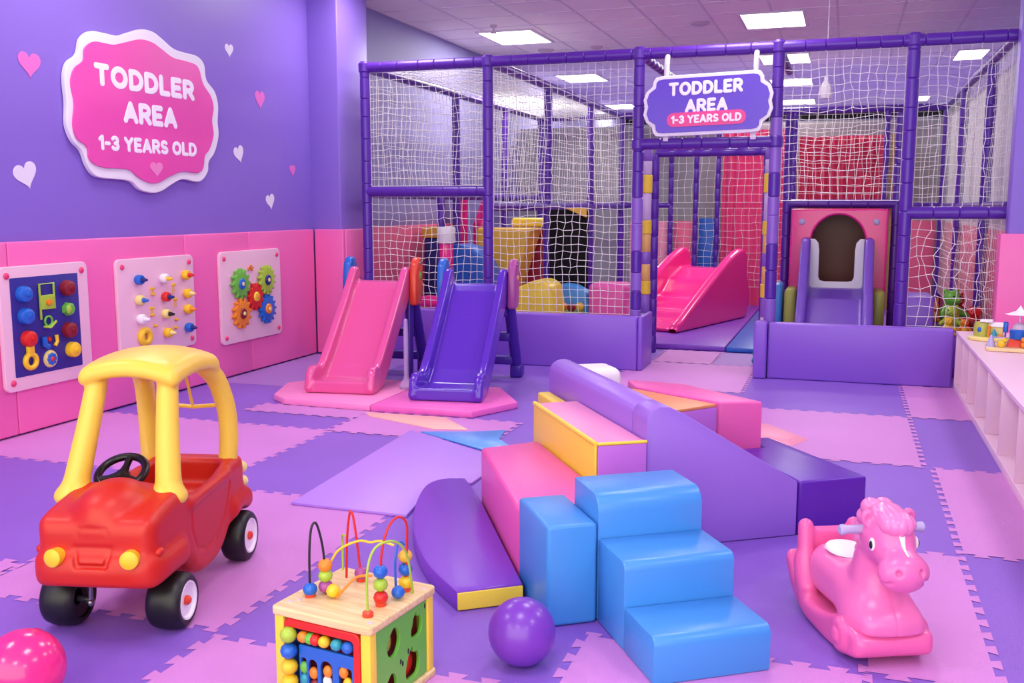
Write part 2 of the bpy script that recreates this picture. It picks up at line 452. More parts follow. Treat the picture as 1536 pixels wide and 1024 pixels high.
b = MB(); b.box((-4.9,21.8,0), (3.2,21.95,CZ), m=M['wall_grey']); b.box((-4.8,21.7,3.2), (3.1,21.8,CZ), m=M['blackhole']); struct(b.build('wall_end', flat=True))
b = MB(); b.box((-4.8,14.55,0), (1.3,14.65,2.58), m=M['wall_grey']); struct(b.build('wall_back', flat=True))
b = MB(); b.box((1.28,8.45,0), (1.34,14.5,2.6), m=M['wall_white']); struct(b.build('wall_right', flat=True))
b = MB(); b.box((3.1,-2.5,0), (3.2,22,CZ), m=M['wall_back']); struct(b.build('wall_right_outer', flat=True))

# wall pads (hot pink vinyl) along the left wall
PADS = [(2.4,4.6,'hot pink vinyl wall pad at the left edge, behind the navy busy board'),
        (4.6,6.27,'long hot pink wall pad behind the peg board'),
        (6.27,7.12,'hot pink wall pad under the left half of the gear board'),
        (7.12,8.2,'hot pink wall pad next to the corner, beside the right half of the gear board')]
for y0, y1, lab in PADS:
    b = MB(); b.box((LW+.0015, y0+.002, .012), (LW+.045, y1-.002, 1.19), .012)
    tag(b.build('wall_pad', M['pinkpad']), lab, 'wall pad', 'pink wall pads')
b = MB(); b.box((LW+.047, 8.203, .012), (-4.45, 8.247, 1.19), .012); tag(b.build('wall_pad', M['pinkpad']), 'narrow pink pad on the front face of the purple pillar', 'wall pad', 'pink wall pads')
b = MB(); b.box((-4.488, 8.25, .012), (-4.44, 8.83, 1.19), .012); tag(b.build('wall_pad', M['pinkpad']), 'pink pad on the side of the purple pillar, beside the pink toddler slide', 'wall pad', 'pink wall pads')
b = MB(); b.box((LW+.0015, 8.9, .012), (LW+.05, 12.2, 1.19), .012); tag(b.build('wall_pad', M['coral']), 'coral pink wall pad seen through the net behind the slides', 'wall pad', 'pink wall pads')
b = MB(); b.box((1.1, 8.134, .0), (1.8, 8.149, 1.2), .006); b.box((1.1, 8.145, 0), (1.149, 8.31, 1.2), .006)
tag(b.build('pillar_pad', M['pinkpad']), 'pink pad wrapped round the right pillar beside the toy shelf', 'wall pad')
b = MB(); b.box((1.235, 8.47, .012), (1.279, 14.3, 1.2), .012); tag(b.build('wall_pad', M['coral']), 'pink pad along the white wall behind the pile of soft toys', 'wall pad', 'pink wall pads')

# ceiling lights
def ceiling_light(x, y, lab, sx=.7, sy=.95, power=34, grp=True):
    o = empty('ceiling_light', (x, y, CZ))
    b = MB()
    for lo, hi in (((-sx/2,-sy/2,-.02),(sx/2,-sy/2+.03,0)),((-sx/2,sy/2-.03,-.02),(sx/2,sy/2,0)),((-sx/2,-sy/2+.03,-.02),(-sx/2+.03,sy/2-.03,0)),((sx/2-.03,-sy/2+.03,-.02),(sx/2,sy/2-.03,0))): b.box(lo, hi)
    b.build('frame', M['ceil_grid'], o, flat=True)
    b = MB(); b.box((-sx/2+.03,-sy/2+.03,-.014), (sx/2-.03,sy/2-.03,-.007)); b.build('diffuser', M['lamp'], o, flat=True)
    tag(o, lab, 'ceiling light', 'ceiling light panels')
    return o
LIGHTS = [(-3.9,11.65,'square ceiling light panel above the left bay of the netted play frame'),
    (-.85,11.5,'large bright ceiling light panel above the hanging toddler sign'),
    (-4.1,15.6,'ceiling light panel seen through the net right of the second purple post'),
    (-.9,14.5,'ceiling light panel seen just right of the hanging sign, nearest of the column behind it'),
    (1.5,14.9,'ceiling light panel at the far right, above the white mesh wall'),
    (-.95,17.2,'middle ceiling light panel of the column seen right of the hanging sign'),
    (-1.0,20.4,'farthest ceiling light panel of the column seen right of the hanging sign'),
    (-4.5,20.2,'far ceiling light panel seen low through the net left of the hanging sign'),
    (1.2,20.5,'far ceiling light panel behind the right-hand purple post'),
    (-3.9,8.05,'ceiling light panel at the top edge above the purple pillar')]
for x, y, lab in LIGHTS: ceiling_light(x, y, lab, sx=.42 if x > 1 else .7)
for x in (-3.9,-.85,2.0):      # the same panels continue over the front of the room
    for y in (-1.4, 1.8, 5.0) + ((8.0,) if x > -3 else ()):
        ceiling_light(x, y, 'ceiling light panel over the front of the room')

def disc_on_ceiling(x, y, name, lab, cat, r=.11, hang=0):
    b = MB(); b.lathe([(0,0),(r,0),(r,-.012),(r*.7,-.03),(r*.65,-.026),(r*.3,-.034),(0,-.034)])
    if hang: b.cyl((0,0,-.03),(0,0,-hang),.012); b.lathe([(.03,-hang),(.035,-hang-.012),(0,-hang-.014)])
    o = b.build(name, M['smoke']); o.location = (x, y, CZ); tag(o, lab, cat)
disc_on_ceiling(-3.85, 12.75, 'smoke_detector', 'round grey detector on the ceiling right of the left light panel', 'smoke detector')
disc_on_ceiling(-1.65, 11.45, 'speaker_grille', 'round ceiling speaker left of the large light panel', 'ceiling speaker')
disc_on_ceiling(-3.15, 12.7, 'sprinkler_rosette', 'small round fitting on the ceiling between the two front light panels', 'ceiling fitting', .08)
disc_on_ceiling(-3.9, 10.85, 'sprinkler', 'small sprinkler head hanging at the near edge of the left light panel', 'sprinkler', .04, .08)

# ================================================================== SIGN ON THE LEFT WALL
WX = LW + .004
OUT = [ (5.158,2.218),(5.196,2.317),(5.283,2.381),(5.322,2.482),(5.411,2.544),(5.531,2.553),(5.665,2.556),(5.772,2.592),(5.908,2.638),(6.032,2.642),(6.132,2.609),(6.260,2.557),(6.396,2.547),(6.537,2.542),(6.620,2.492),(6.642,2.379),(6.742,2.301),(6.781,2.196),(6.766,2.068),(6.771,1.958),(6.710,1.827),(6.629,1.750),(6.608,1.668),(6.499,1.592),(6.300,1.605),(6.174,1.567),(6.050,1.514),(5.946,1.499),(5.822,1.519),(5.729,1.574),(5.589,1.587),(5.454,1.591),(5.368,1.612),(5.309,1.679),(5.273,1.761),(5.196,1.824),(5.153,1.924),(5.164,2.058) ]
INN = [ (5.196,2.192),(5.234,2.285),(5.315,2.343),(5.336,2.425),(5.421,2.479),(5.530,2.485),(5.620,2.490),(5.750,2.528),(5.884,2.565),(6.007,2.564),(6.107,2.533),(6.235,2.490),(6.399,2.484),(6.525,2.461),(6.583,2.340),(6.673,2.257),(6.703,2.170),(6.675,2.069),(6.689,1.961),(6.630,1.849),(6.566,1.792),(6.539,1.701),(6.468,1.658),(6.284,1.662),(6.118,1.617),(6.010,1.576),(5.907,1.570),(5.786,1.608),(5.705,1.654),(5.577,1.661),(5.464,1.660),(5.367,1.681),(5.317,1.725),(5.306,1.792),(5.222,1.840),(5.192,1.927),(5.215,2.062) ]
OUT_S = smooth_poly(OUT, 5)
IN_S = smooth_poly(INN, 5)
FR = lambda x: ((x,0,0),(0,1,0),(0,0,1))
sg = empty('wall_sign', (0,0,0))
plate([OUT_S], .035, .006, FR(WX), 'border_board', M['sign_w'], sg)
plate([IN_S], .012, .003, FR(WX+.035), 'face_board', M['sign_p'], sg)
lettering('TODDLER', (WX+.047, 5.935, 2.2725), (0,1,0), (0,0,1), .152, 1.055, .042, .0035, M['letter'], sg)
lettering('AREA', (WX+.047, 5.955, 2.049), (0,1,0), (0,0,1), .152, .575, .042, .0035, M['letter'], sg)
lettering('1-3 YEARS OLD', (WX+.047, 5.937, 1.829), (0,1,.004), (0,0,1), .105, 1.05, .028, .0035, M['letter'], sg)
plate([heart((5.985,1.665), .135, .107)], .003, .0005, FR(WX+.047), 'heart_emblem', M['heart_s'], sg)
tag(sg, 'large wavy pink sign with white border and lettering on the purple wall', 'sign')
HE = [(4.911,2.261,.18,.155,0,'p','pink heart decal left of the wall sign, near the top left corner'),(7.009,2.653,.115,.104,.05,'w','small white heart decal high up, right of the wall sign'),
      (7.43,2.304,.147,.15,.0,'p','pink heart decal right of the wall sign, below the small white heart'),(7.095,1.828,.14,.14,.3,'w','white heart decal beside the lower right edge of the wall sign'),
      (7.923,1.725,.098,.10,.0,'p','small pink heart decal nearest the pillar'),(4.827,1.587,.186,.16,.3,'w','white heart decal low on the left, above the navy busy board'),
      (7.542,1.441,.133,.132,.2,'w','white heart decal lowest on the wall, above the gear board')]
for y, z, w, h, t, k, lab in HE:
    tag(plate([heart((y,z), w, h, t)], .004, .001, FR(LW), 'heart_wall_art', M['heart_'+k]), lab, 'wall decal', 'heart decals on the purple wall')

# ================================================================== PLAY BOARDS ON THE PADS
PX = LW + .0455
def board(y0, y1, z0, z1, lab, cat='play board'):
    o = empty('wall_mounted_board', (PX, y0, z0))
    b = MB(); b.prism(rrect(0,0,y1-y0,z1-z0,.045), 0, .028, .006)
    X = Matrix(((0,0,1,0),(1,0,0,0),(0,1,0,0),(0,0,0,1)))
    b.build('board', M['panel'], o, X=X)
    W, H = y1-y0, z1-z0
    for (a, c) in ((.055,.055),(W-.055,.055),(.055,H-.055),(W-.055,H-.055)):
        q = MB(); q.lathe([(0,.014),(.012,.012),(.02,.005),(.021,0)], ((.028,a,c),(1,0,0)), 16); q.build('bolt_cap', M['bolt'], o)
    return tag(o, lab, cat), W, H
def knob(o, y, z, prof, m, name='knob', x=.028, n=18):
    b = MB(); b.lathe(prof, ((x,y,z),(1,0,0)), n); return b.build(name, m, o)
# navy busy board
o, W, H = board(4.495, 5.215, .285, 1.045, 'pale pink framed busy board with navy centre and chunky coloured knobs')
b = MB(); b.prism(rrect(.075,.085,.625,.69,.004,1), 0, .004, .001); b.build('navy_panel', M['inset'], o, X=Matrix(((0,0,1,.028),(1,0,0,0),(0,1,0,0),(0,0,0,1))))
dial = [(0,.05),(.03,.05),(.046,.042),(.05,.03),(.05,0)]
x0 = .032
for y, z, c in ((.16,.59,'hblue'),(.165,.455,'hblue'),(.175,.315,'red'),(.515,.60,'maroon'),(.51,.33,'maroon'),(.53,.20,'yellow')):
    kb = knob(o, y, z, dial, M[c], 'dial', x0); 
    q = MB(); q.lathe([(0,.012),(.012,.010),(.014,0)], ((x0+.05,y,z),(1,0,0)), 12); q.build('dial_cap', M[c], kb)
def ringpart(o, y, z, R_, r, m, x=x0+.012, name='ring', sq=1):
    b = MB(); b.tube([(x, y+R_*math.cos(2*math.pi*k/28), z+sq*R_*math.sin(2*math.pi*k/28)) for k in range(28)], r, 10, closed=True); return b.build(name, m, o)
ringpart(o, .185, .175, .042, .017, M['yellow'], name='grip_ring')
b = MB(); b.box((x0,.16,.22),(x0+.03,.205,.275),.006); b.build('grip_neck', M['yellow'], o)
# maze tile, lever, spinner, flower in the middle column
b = MB()
X_ = Matrix(((0,0,1,0),(1,0,0,0),(0,1,0,0),(0,0,0,1)))
b.prism(rrect(.29,.48,.40,.57,.012), x0, x0+.02, .004, X=X_)
b.tube([(x0+.012,.287,.42),(x0+.012,.287,.64),(x0+.012,.403,.64),(x0+.012,.403,.48)], .007, 8)
mz = b.build('maze_tile', M['lime'], o)
q = MB(); q.lathe([(0,.02),(.018,.016),(.02,0)], ((x0+.02,.345,.525),(1,0,0)), 14); q.build('maze_bead', M['orange'], mz)
ringpart(o, .345, .405, .03, .007, M['green'], name='spinner')
b = MB(); b.tube([(x0+.02,.30,.375),(x0+.025,.345,.365),(x0+.025,.395,.40)], .008, 8); b.build('lever', M['lime'], o)
b = MB(); b.tube([(x0+.014,.30+.0,.31),(x0+.014,.30,.26),(x0+.014,.33,.245)], .018, 10); b.build('hook', M['hblue'], o)
b = MB(); b.tube([(x0+.014,.40,.31),(x0+.014,.405,.27),(x0+.014,.385,.245)], .012, 10); b.build('hook', M['yellow'], o)
q = MB(); q.lathe([(0,.012),(.014,.01),(.016,0)], ((x0,.35,.29),(1,0,0)), 12); q.build('button', M['red'], o)
fl = knob(o, .35, .165, [(0,.016),(.045,.016),(.054,.008),(.056,0)], M['pale_y'], 'flower_dial', x0)
q = MB()
for k in range(8): q.ball((x0+.016, .35+.026*math.cos(k*math.pi/4), .165+.026*math.sin(k*math.pi/4)), (.008,.015,.015), 10)
q.build('petals', M['hblue'], fl)
q = MB(); q.ball((x0+.02,.35,.165), (.01,.016,.016), 12); q.build('flower_centre', M['red'], fl)
b = MB(); b.lathe([(0,.04),(.03,.04),(.042,.03),(.045,0)], ((x0,.515,.465),(1,0,0)), 7); gd = b.build('dial', M['green'], o)
q = MB(); q.ball((x0+.038,.495,.465), (.012,.02,.028), 10); q.build('dial_leaf', M['lime'], gd)

# peg board
o, W, H = board(5.487, 6.33, .345, 1.04, 'pale pink peg board with rows of coloured pegs, middle of the three wall boards')
peg = [(0,.085),(.008,.083),(.012,.06),(.018,.052),(.03,.045),(.034,.03),(.034,.008),(.028,0)]
PEGS = [(.20,.545,'hblue','navy'),(.47,.535,'white','yellow'),(.72,.545,'yellow','red'),(.20,.40,'pale_y','hblue'),(.48,.40,'red','navy'),(.73,.405,'yellow','pale_y'),
        (.205,.265,'white','white'),(.475,.275,'pale_y','black'),(.73,.285,'yellow','orange'),(.485,.135,'yellow','pale_y'),(.73,.145,'hblue','navy')]
for y, z, c1, c2 in PEGS:
    k1 = knob(o, y, z, [(0,.05),(.03,.048),(.036,.036),(.036,.01),(.03,0)], M[c1], 'peg')
    q = MB(); q.lathe([(0,.045),(.008,.042),(.014,.02),(.018,0)], ((.028+.048,y,z),(1,0,0)), 14); q.build('peg_tip', M[c2], k1)
ring = MB(); ring.tube([(.044, .24+.045*math.cos(2*math.pi*k/28), .135+.045*math.sin(2*math.pi*k/28)) for k in range(28)], .024, 12, closed=True); ring.build('yellow_ring', M['yellow'], o)
for y, z in ((.345,.47),(.335,.33),(.36,.20),(.585,.48),(.60,.37),(.60,.22),(.59,.16),(.335,.28),(.35,.43)):
    b = MB(); b.lathe([(0,.03),(.008,.028),(.012,.018),(.009,.008),(.014,0)], ((.028,y,z),(1,0,0)), 12); b.build('small_peg', M['gold'], o)
for y0_, z0_, z1_ in ((.345,.47,.43),(.335,.33,.28),(.585,.48,.42),(.60,.37,.31)):
    b = MB(); b.cyl((.034,y0_,z0_),(.034,y0_,z1_),.007,n=8); b.build('track_bar', M['gold'], o)

# gear board
o, W, H = board(6.665, 7.552, .285, 1.04, 'pale pink gear board with five meshing coloured cogs, nearest the corner')
def gear(o, y, z, rad, c, cc, n=12, rot=0):
    pts = []
    for k in range(n):
        a0 = 2*math.pi*(k+rot)/n; w = 2*math.pi/n
        for t, rr in ((-.26,.80),(-.2,.97),(-.1,1.03),(.1,1.03),(.2,.97),(.26,.80)):
            pts.append((y+rad*rr*math.cos(a0+t*w), z+rad*rr*math.sin(a0+t*w)))
    b = MB(); b.prism(pts, .032, .062, .004, 2, X=X_); g = b.build('gear', M[c], o)
    q = MB(); q.lathe([(0,.014),(rad*.3,.012),(rad*.36,.005),(rad*.37,0)], ((.062,y,z),(1,0,0)), 18); h = q.build('gear_hub', M[cc], g)
    q = MB(); q.lathe([(0,.008),(rad*.12,.006),(rad*.14,0)], ((.075,y,z),(1,0,0)), 10); q.build('hub_bolt', M['pale_y' if cc != 'yellow' else 'orange'], g)
gear(o, .248, .485, .125, 'green', 'hblue'); gear(o, .632, .492, .125, 'lime', 'navy', 14, .5); gear(o, .452, .362, .115, 'red', 'yellow', 11, .3)
gear(o, .25, .24, .125, 'orange', 'maroon', 12, .3); gear(o, .628, .243, .125, 'hblue', 'orange', 14)
b = MB()
for k in range(3): b.tube([(.033, .40+.022*k+.014*math.cos(t*.7), .60+.016*(k==1)+.014*math.sin(t*.7)) for t in range(9)], .005, 6, closed=True)
b.build('knot_emblem', M['orange'], o)

# ================================================================== NETTED PLAY FRAME
FY = 8.36      # front plane
RS = .047
frame_root = empty('climbing_structure', (-1.7, FY, 0))
FRI = Matrix.Translation((1.7, -FY, 0))
def sleeve_bar(name, a, b_, r=RS, m='foam', seed=0, seg=.2, odd=None):
    """padded pole: a row of foam sleeves with small gaps; odd = {index: material}"""
    rnd = random.Random(seed); a = V3(a); b_ = V3(b_); L = (b_-a).length
    mb = MB(); s = 0; i = 0
    while s < L - .01:
        l = min(seg*rnd.uniform(.75,1.2), L-s)
        if L-s-l < .06: l = L-s
        mm = M[(odd or {}).get(i, m)]
        mb.lathe([(0, s), (r*.86, s), (r, s+.007), (r*1.01, s+l*.5), (r, s+l-.007), (r*.86, s+l), (0, s+l)], (a, b_-a), 16, mm)
        s += l; i += 1
    return mb.build(name, None, frame_root, X=FRI)
sd = [1]
def bar(kind, a, b_, **k):
    sd[0] += 1
    return sleeve_bar(kind, a, b_, seed=sd[0], **k)
def joint(p, r=.058):
    b = MB(); b.lathe([(0,-r),(r*.7,-r*.95),(r,-r*.6),(r,r*.6),(r*.7,r*.95),(0,r)], (p,(0,0,1)), 16); b.build('corner_sleeve', M['foam'], frame_root, X=FRI)
PXS = [-4.27, -3.06, -1.70, -.57, .44]
TOP = 2.67
for i, x in enumerate(PXS):
    odd = {k: 'foam_l' for k in ((2,4,6,7) if i == 2 else (2,5,6,8,9) if i == 3 else ())}
    bar('post', (x,FY,0), (x,FY,TOP), odd=odd); joint((x,FY,TOP))
bar('rail', (-4.27,FY,TOP), (1.22,FY,TOP))
bar('rail', (-4.27,FY,1.54), (-3.06,FY,1.54))
bar('rail', (-1.70,FY,1.925), (-.57,FY,1.925)); joint((-1.70,FY,1.925)); joint((-.57,FY,1.925))
bar('rail', (.44,FY,1.355), (1.22,FY,1.355))
BY = 13.9
# side rails and posts running into the depth
for x, ys in ((-4.27,(10.6,12.3,BY)), (-3.06,(10.23,12.08,BY)), (1.17,(9.75,11.9,BY))):
    bar('rail', (x,FY,TOP), (x,BY,TOP), r=.042)
    for y in ys: bar('post', (x,y,0), (x,y,TOP), r=.045)
bar('rail', (-3.06,FY,1.40), (-3.06,BY,1.40), r=.042)
bar('rail', (-4.27,FY,1.52), (-4.27,BY,1.52), r=.04)
bar('rail', (1.17,FY,1.40), (1.17,BY,1.40), r=.042)
bar('rail', (-1.70,FY,TOP), (-1.70,BY,TOP), r=.04); bar('rail', (-.57,FY,TOP), (-.57,9.9,TOP), r=.036)
bar('rail', (-4.27,BY,TOP), (1.17,BY,TOP), r=.045)
bar('rail', (-4.27,BY,1.42), (-2.35,BY,1.42), r=.04); bar('rail', (-.70,BY,1.42), (1.17,BY,1.42), r=.04)
for x in (-2.35,-2.0,-1.70,-.70,.46): bar('post', (x,BY,0), (x,BY,TOP), r=.036)
# inner frame carrying the tunnel front, inner door frame
AY = 10.3
for x in (-.57,.46): bar('post', (x,AY,0), (x,AY,2.3), r=.042)
bar('rail', (-.57,AY,1.43), (.46,AY,1.43), r=.042)
for x in (-1.73,-.70): bar('post', (x,9.35,0), (x,9.35,1.9), r=.036)
bar('rail', (-1.73,9.35,1.9), (-.70,9.35,1.9), r=.036)
bar('post', (-4.0,9.5,0), (-4.0,9.5,1.56), r=.04)
# door posts wrapped with short coloured sleeves
DP = ['foam_c','foam_c','foam','foam_y','foam_c','foam_o','foam_y','foam_c','foam_y','foam_l','foam_y','foam_c']
def door_post(x):
    zs = [0,.18,.45,.62,.74,.89,1.0,1.16,1.28,1.52,1.68,1.80,1.9]
    ms = ['foam','foam_c','foam_l','foam_y','foam_o','foam_l','foam_o','foam_y','foam_c','foam_y','foam_c','foam_l']
    ms[3] = 'foam_y'; ms[9] = 'foam_y'
    b = MB()
    for k in range(12):
        z0, z1 = zs[k], zs[k+1]; r = .05 if ms[k] == 'foam_y' else .044
        b.lathe([(r*.9,z0),(r,z0+.006),(r,z1-.006),(r*.9,z1)], ((x,8.72,0),(0,0,1)), 16, M[ms[k]])
    o = b.build('door_post', None, frame_root, X=FRI); o['label'] = 'door post wrapped in yellow, orange and lavender sleeves'
door_post(-1.69); door_post(-.63)

def net(p0, ex, ey, w, h, cell=.066, r=.0029, wob=.012, seed=0, name='net', warp=0):
    """knotted cord mesh between p0 and p0+ex*w+ey*h"""
    rnd = random.Random(seed); nx = max(2, round(w/cell)); ny = max(2, round(h/cell))
    p0, ex, ey = V3(p0), V3(ex), V3(ey); ez = ex.cross(ey).normalized()
    ph = [rnd.uniform(0, 6.28) for _ in range(4)]
    G = []
    for i in range(nx+1):
        row = []
        for j in range(ny+1):
            u, v = i/nx, j/ny
            edge = min(1, 6*min(u,1-u), 6*min(v,1-v))
            du = edge*(wob*rnd.uniform(-.8,.8) + wob*1.3*math.sin(ph[0]+7*v+5*u)) + warp*edge*math.sin(5*v+9*u)*rnd.uniform(.4,1)
            dv = edge*(wob*rnd.uniform(-.8,.8) + wob*1.3*math.sin(ph[1]+6*u+4*v)) + warp*edge*math.cos(6*u+7*v)*rnd.uniform(.4,1)
            dw = edge*.02*math.sin(ph[2]+4*u)*math.sin(ph[3]+5*v)
            row.append(p0 + ex*(u*w+du) + ey*(v*h+dv) + ez*dw)
        G.append(row)
    vs, fs = [], []
    def seg(a, b):
        d = (b-a); 
        if d.length < 1e-6: return
        d.normalize(); s1 = d.cross(ez).normalized()*r; s2 = ez*r
        k = len(vs)
        for p in (a, b):
            for q in (s1*.87-s2*.5, s2, -s1*.87-s2*.5): vs.append(p+q)
        for t in range(3): fs.append((k+t, k+(t+1)%3, k+3+(t+1)%3, k+3+t))
    for i in range(nx+1):
        for j in range(ny+1):
            if i < nx: seg(G[i][j], G[i+1][j])
            if j < ny: seg(G[i][j], G[i][j+1])
    me = bpy.data.meshes.new(name); me.from_pydata([tuple(v) for v in vs], [], fs); me.transform(FRI); me.materials.append(M['net']); me.shade_smooth()
    return link(name, me, frame_root)
NX, NZ, NYv = (1,0,0), (0,0,1), (0,1,0)
net((-4.22,FY,1.59), NX, NZ, 1.11, 1.03, seed=1)
net((-4.22,FY,.47), NX, NZ, 1.11, 1.02, seed=2)
net((-3.01,FY,.47), NX, NZ, 1.26, 2.15, seed=3)
net((-.52,FY+.01,1.45), NX, NZ, .91, 1.17, seed=4)
net((.49,FY,1.40), NX, NZ, .64, 1.22, seed=5, cell=.075)
net((.49,FY,.46), NX, NZ, .64, .84, seed=6, cell=.075, warp=.03, wob=.02)
net((-4.27,8.42,1.57), NYv, NZ, 5.4, 1.05, seed=7, cell=.1)
net((-3.06,8.42,1.44), NYv, NZ, 5.4, 1.18, seed=8, cell=.1)
net((-4.22,8.42,TOP), NX, NYv, 1.1, 5.4, seed=9, cell=.1)
net((1.17,8.42,1.44), NYv, NZ, 5.4, 1.18, seed=10, cell=.1)
net((1.17,8.42,.30), NYv, NZ, 5.4, 1.05, seed=11, cell=.1)
net((-2.96,BY-.02,1.46), NX, NZ, 4.05, 1.15, seed=12, cell=.1)
net((-2.96,BY-.02,.3), NX, NZ, 2.3, 1.08, seed=14, cell=.1)
tag(frame_root, 'tall purple padded climbing frame with white netting, filling the back of the room', 'play frame')

# panels and hangings at the back of the frame
def panel(name, lo, hi, m, lab, cat, r=.006, waves=0):
    if waves:
        n = 60; b = MB(); x0, x1 = lo[0], hi[0]; dy = hi[1]-lo[1]
        top = [(x0+(x1-x0)*i/n, lo[1]+dy*.5+dy*.35*math.sin(i/n*waves*6.28)) for i in range(n+1)]
        b.prism([(x, y-.004) for x, y in top] + [(x, y+.004) for x, y in reversed(top)], lo[2], hi[2]); o = b.build(name, m)
    else:
        b = MB(); b.box(lo, hi, r); o = b.build(name, m)
    return tag(o, lab, cat)
panel('curtain', (-.64,14.02,.02), (.44,14.12,2.34), M['curtain_r'], 'dark red curtain hanging behind the net above the pink tunnel front', 'curtain', waves=9)
panel('curtain', (-1.66,14.02,.02), (-.76,14.12,2.45), M['curtain_p'], 'bright pink curtain seen through the doorway', 'curtain', waves=8)
panel('crash_mat', (-1.96,13.98,.02), (-1.745,14.05,1.24), M['royal'], 'blue padded panel beside the pink curtain in the doorway', 'crash mat')
panel('crash_mat', (-2.31,13.98,.02), (-2.04,14.05,1.2), M['coral'], 'narrow pink padded panel left of the blue panel in the doorway', 'crash mat')
panel('crash_mat', (-2.95,13.98,.02), (-2.40,14.05,1.2), M['salmon'], 'pale pink padded panel behind the purple poles left of the doorway', 'crash mat')
panel('crash_mat', (.82,13.98,.02), (1.11,14.05,1.22), M['coral'], 'pink padded mat low behind the soft toys, at the far right corner', 'crash mat')
panel('wall_board', (.52,14.0,.02), (.78,14.05,2.35), M['tanstrip'], 'tan board behind the netting, right of the dark red curtain', 'board')
panel('black_curtain', (-2.96,9.95,.02), (-2.54,10.01,1.37), M['blackhole'], 'black curtain over the dark opening seen through the left netting', 'curtain', waves=4)
b = MB(); b.prism([(-2.78,1.39),(-2.55,1.39),(-2.55,1.29),(-2.62,1.32)], 9.90, 9.94, .004, X=Matrix(((1,0,0,0),(0,0,1,0),(0,1,0,0),(0,0,0,1))))
tag(b.build('gold_pennant', M['gold']), 'golden pennant cloth at the top of the black opening', 'pennant')

# hanging sign over the entrance
SY = FY - .09
hs = empty('hanging_sign', (-1.115, SY, 2.23))
W2, H2 = .525, .245
half = [(-.36,H2),( -.415,H2-.005),(-.437,H2-.05),(-.44,H2-.085),(-.49,.125),(-.52,.06),(-.505,0)]
def sym(h):
    up = h; lo = [(x,-z) for x, z in reversed(h[:-1])]
    left = up + lo
    right = [(-x,z) for x, z in reversed(left)]
    return left + right
so = sym([(-.37,H2),(-.42,.238),(-.445,.20),(-.45,.165),(-.50,.125),(-.525,.06),(-.512,0)])
si = sym([(-.36,H2-.028),(-.40,.21),(-.416,.19),(-.42,.148),(-.475,.11),(-.495,.055),(-.482,0)])
FR2 = lambda dy: ((0,dy,0),(1,0,.025),(0,0,1))
plate([so[::-1]], .03, .006, FR2(0), 'border_board', M['sign_w'], hs)
plate([si[::-1]], .008, .002, FR2(-.03), 'face_board', M['sign_v'], hs)
plate([rrect(-.325,-.172,.315,-.058,.055)], .004, .001, FR2(-.038), 'banner', M['pill'], hs)
lettering('TODDLER', (-.015,-.0385,.132), (1,0,.03), (0,0,1), .11, .60, .027, .003, M['letter'], hs, .003)
lettering('AREA', (-.005,-.0385,-.008), (1,0,.03), (0,0,1), .108, .345, .027, .003, M['letter'], hs, .003)
lettering('1-3 YEARS OLD', (-.005,-.0425,-.115), (1,0,.025), (0,0,1), .068, .57, .0165, .003, M['letter'], hs, .0024)
for x in (-.34,.38):
    b = MB(); b.tube([(x,.005,.23),(x,.0,.33),(x,.02,.385),(x,.04,.40)], .022, 10)
    b.build('strap', M['clear'], hs)
for x in (-.34,.37):
    b = MB(); b.box((x-.022,.004,-.29), (x+.022,.016,-.22), .004); b.build('strap', M['clear'], hs)
tag(hs, 'purple scalloped sign with white lettering hanging over the entrance of the play frame', 'sign')

# paper lantern behind the net
b = MB(); b.lathe([(0,-.09),(.045,-.085),(.062,-.04),(.055,.01),(.03,.055),(.018,.07),(.018,.10),(.008,.11),(.004,.12),(.004,.99),(0,.99)], ((0,0,0),(0,0,1)), 8)
o = b.build('hanging_lamp', M['white']); place(o, (-.225,9.5,2.455)); tag(o, 'small white faceted lamp hanging behind the net right of the sign', 'lamp')

# bumpers in front of the frame
def bumper(lo, hi, lab, m='bumper'):
    b = MB(); b.box((0,0,0), [hi[k]-lo[k] for k in range(3)], .018, 3); o = b.build('bumper_block', M[m]); o.location = lo
    return tag(o, lab, 'foam bumper', 'violet bumpers along the frame')
bumper((-4.2,7.97+.23,0), (-1.652,8.30,.47), 'long violet padded bumper behind the two toddler slides')
bumper((-1.65,8.2,0), (-1.605,8.66,.475), 'violet end pad of the left bumper, at the left of the doorway')
bumper((-.565,8.19,0), (.832,8.30,.462), 'long violet padded bumper in front of the pink tunnel')
bumper((-.675,8.15,0), (-.57,8.30,.47), 'narrow violet end pad at the right of the doorway')

# ================================================================== TODDLER SLIDES ON THEIR PAD
def floor_pad(pts, h, m, lab, cat='floor pad', group=None, name='floor_pad', r=.008):
    b = MB(); b.prism(pts, .0015, h, r, 2); return tag(b.build(name, M[m]), lab, cat, group)
floor_pad([(-3.9,6.09),(-4.06,6.53),(-3.86,6.86),(-3.055,6.93),(-3.055,5.955),(-3.74,5.97)], .047, 'padpink', 'light pink floor pad under the pink slide', group='pink pads under the slides')
floor_pad([(-3.05,6.93),(-2.42,6.87),(-2.12,6.38),(-2.31,5.975),(-3.05,5.955)], .047, 'padhot', 'bright pink floor pad under the violet slide', group='pink pads under the slides')

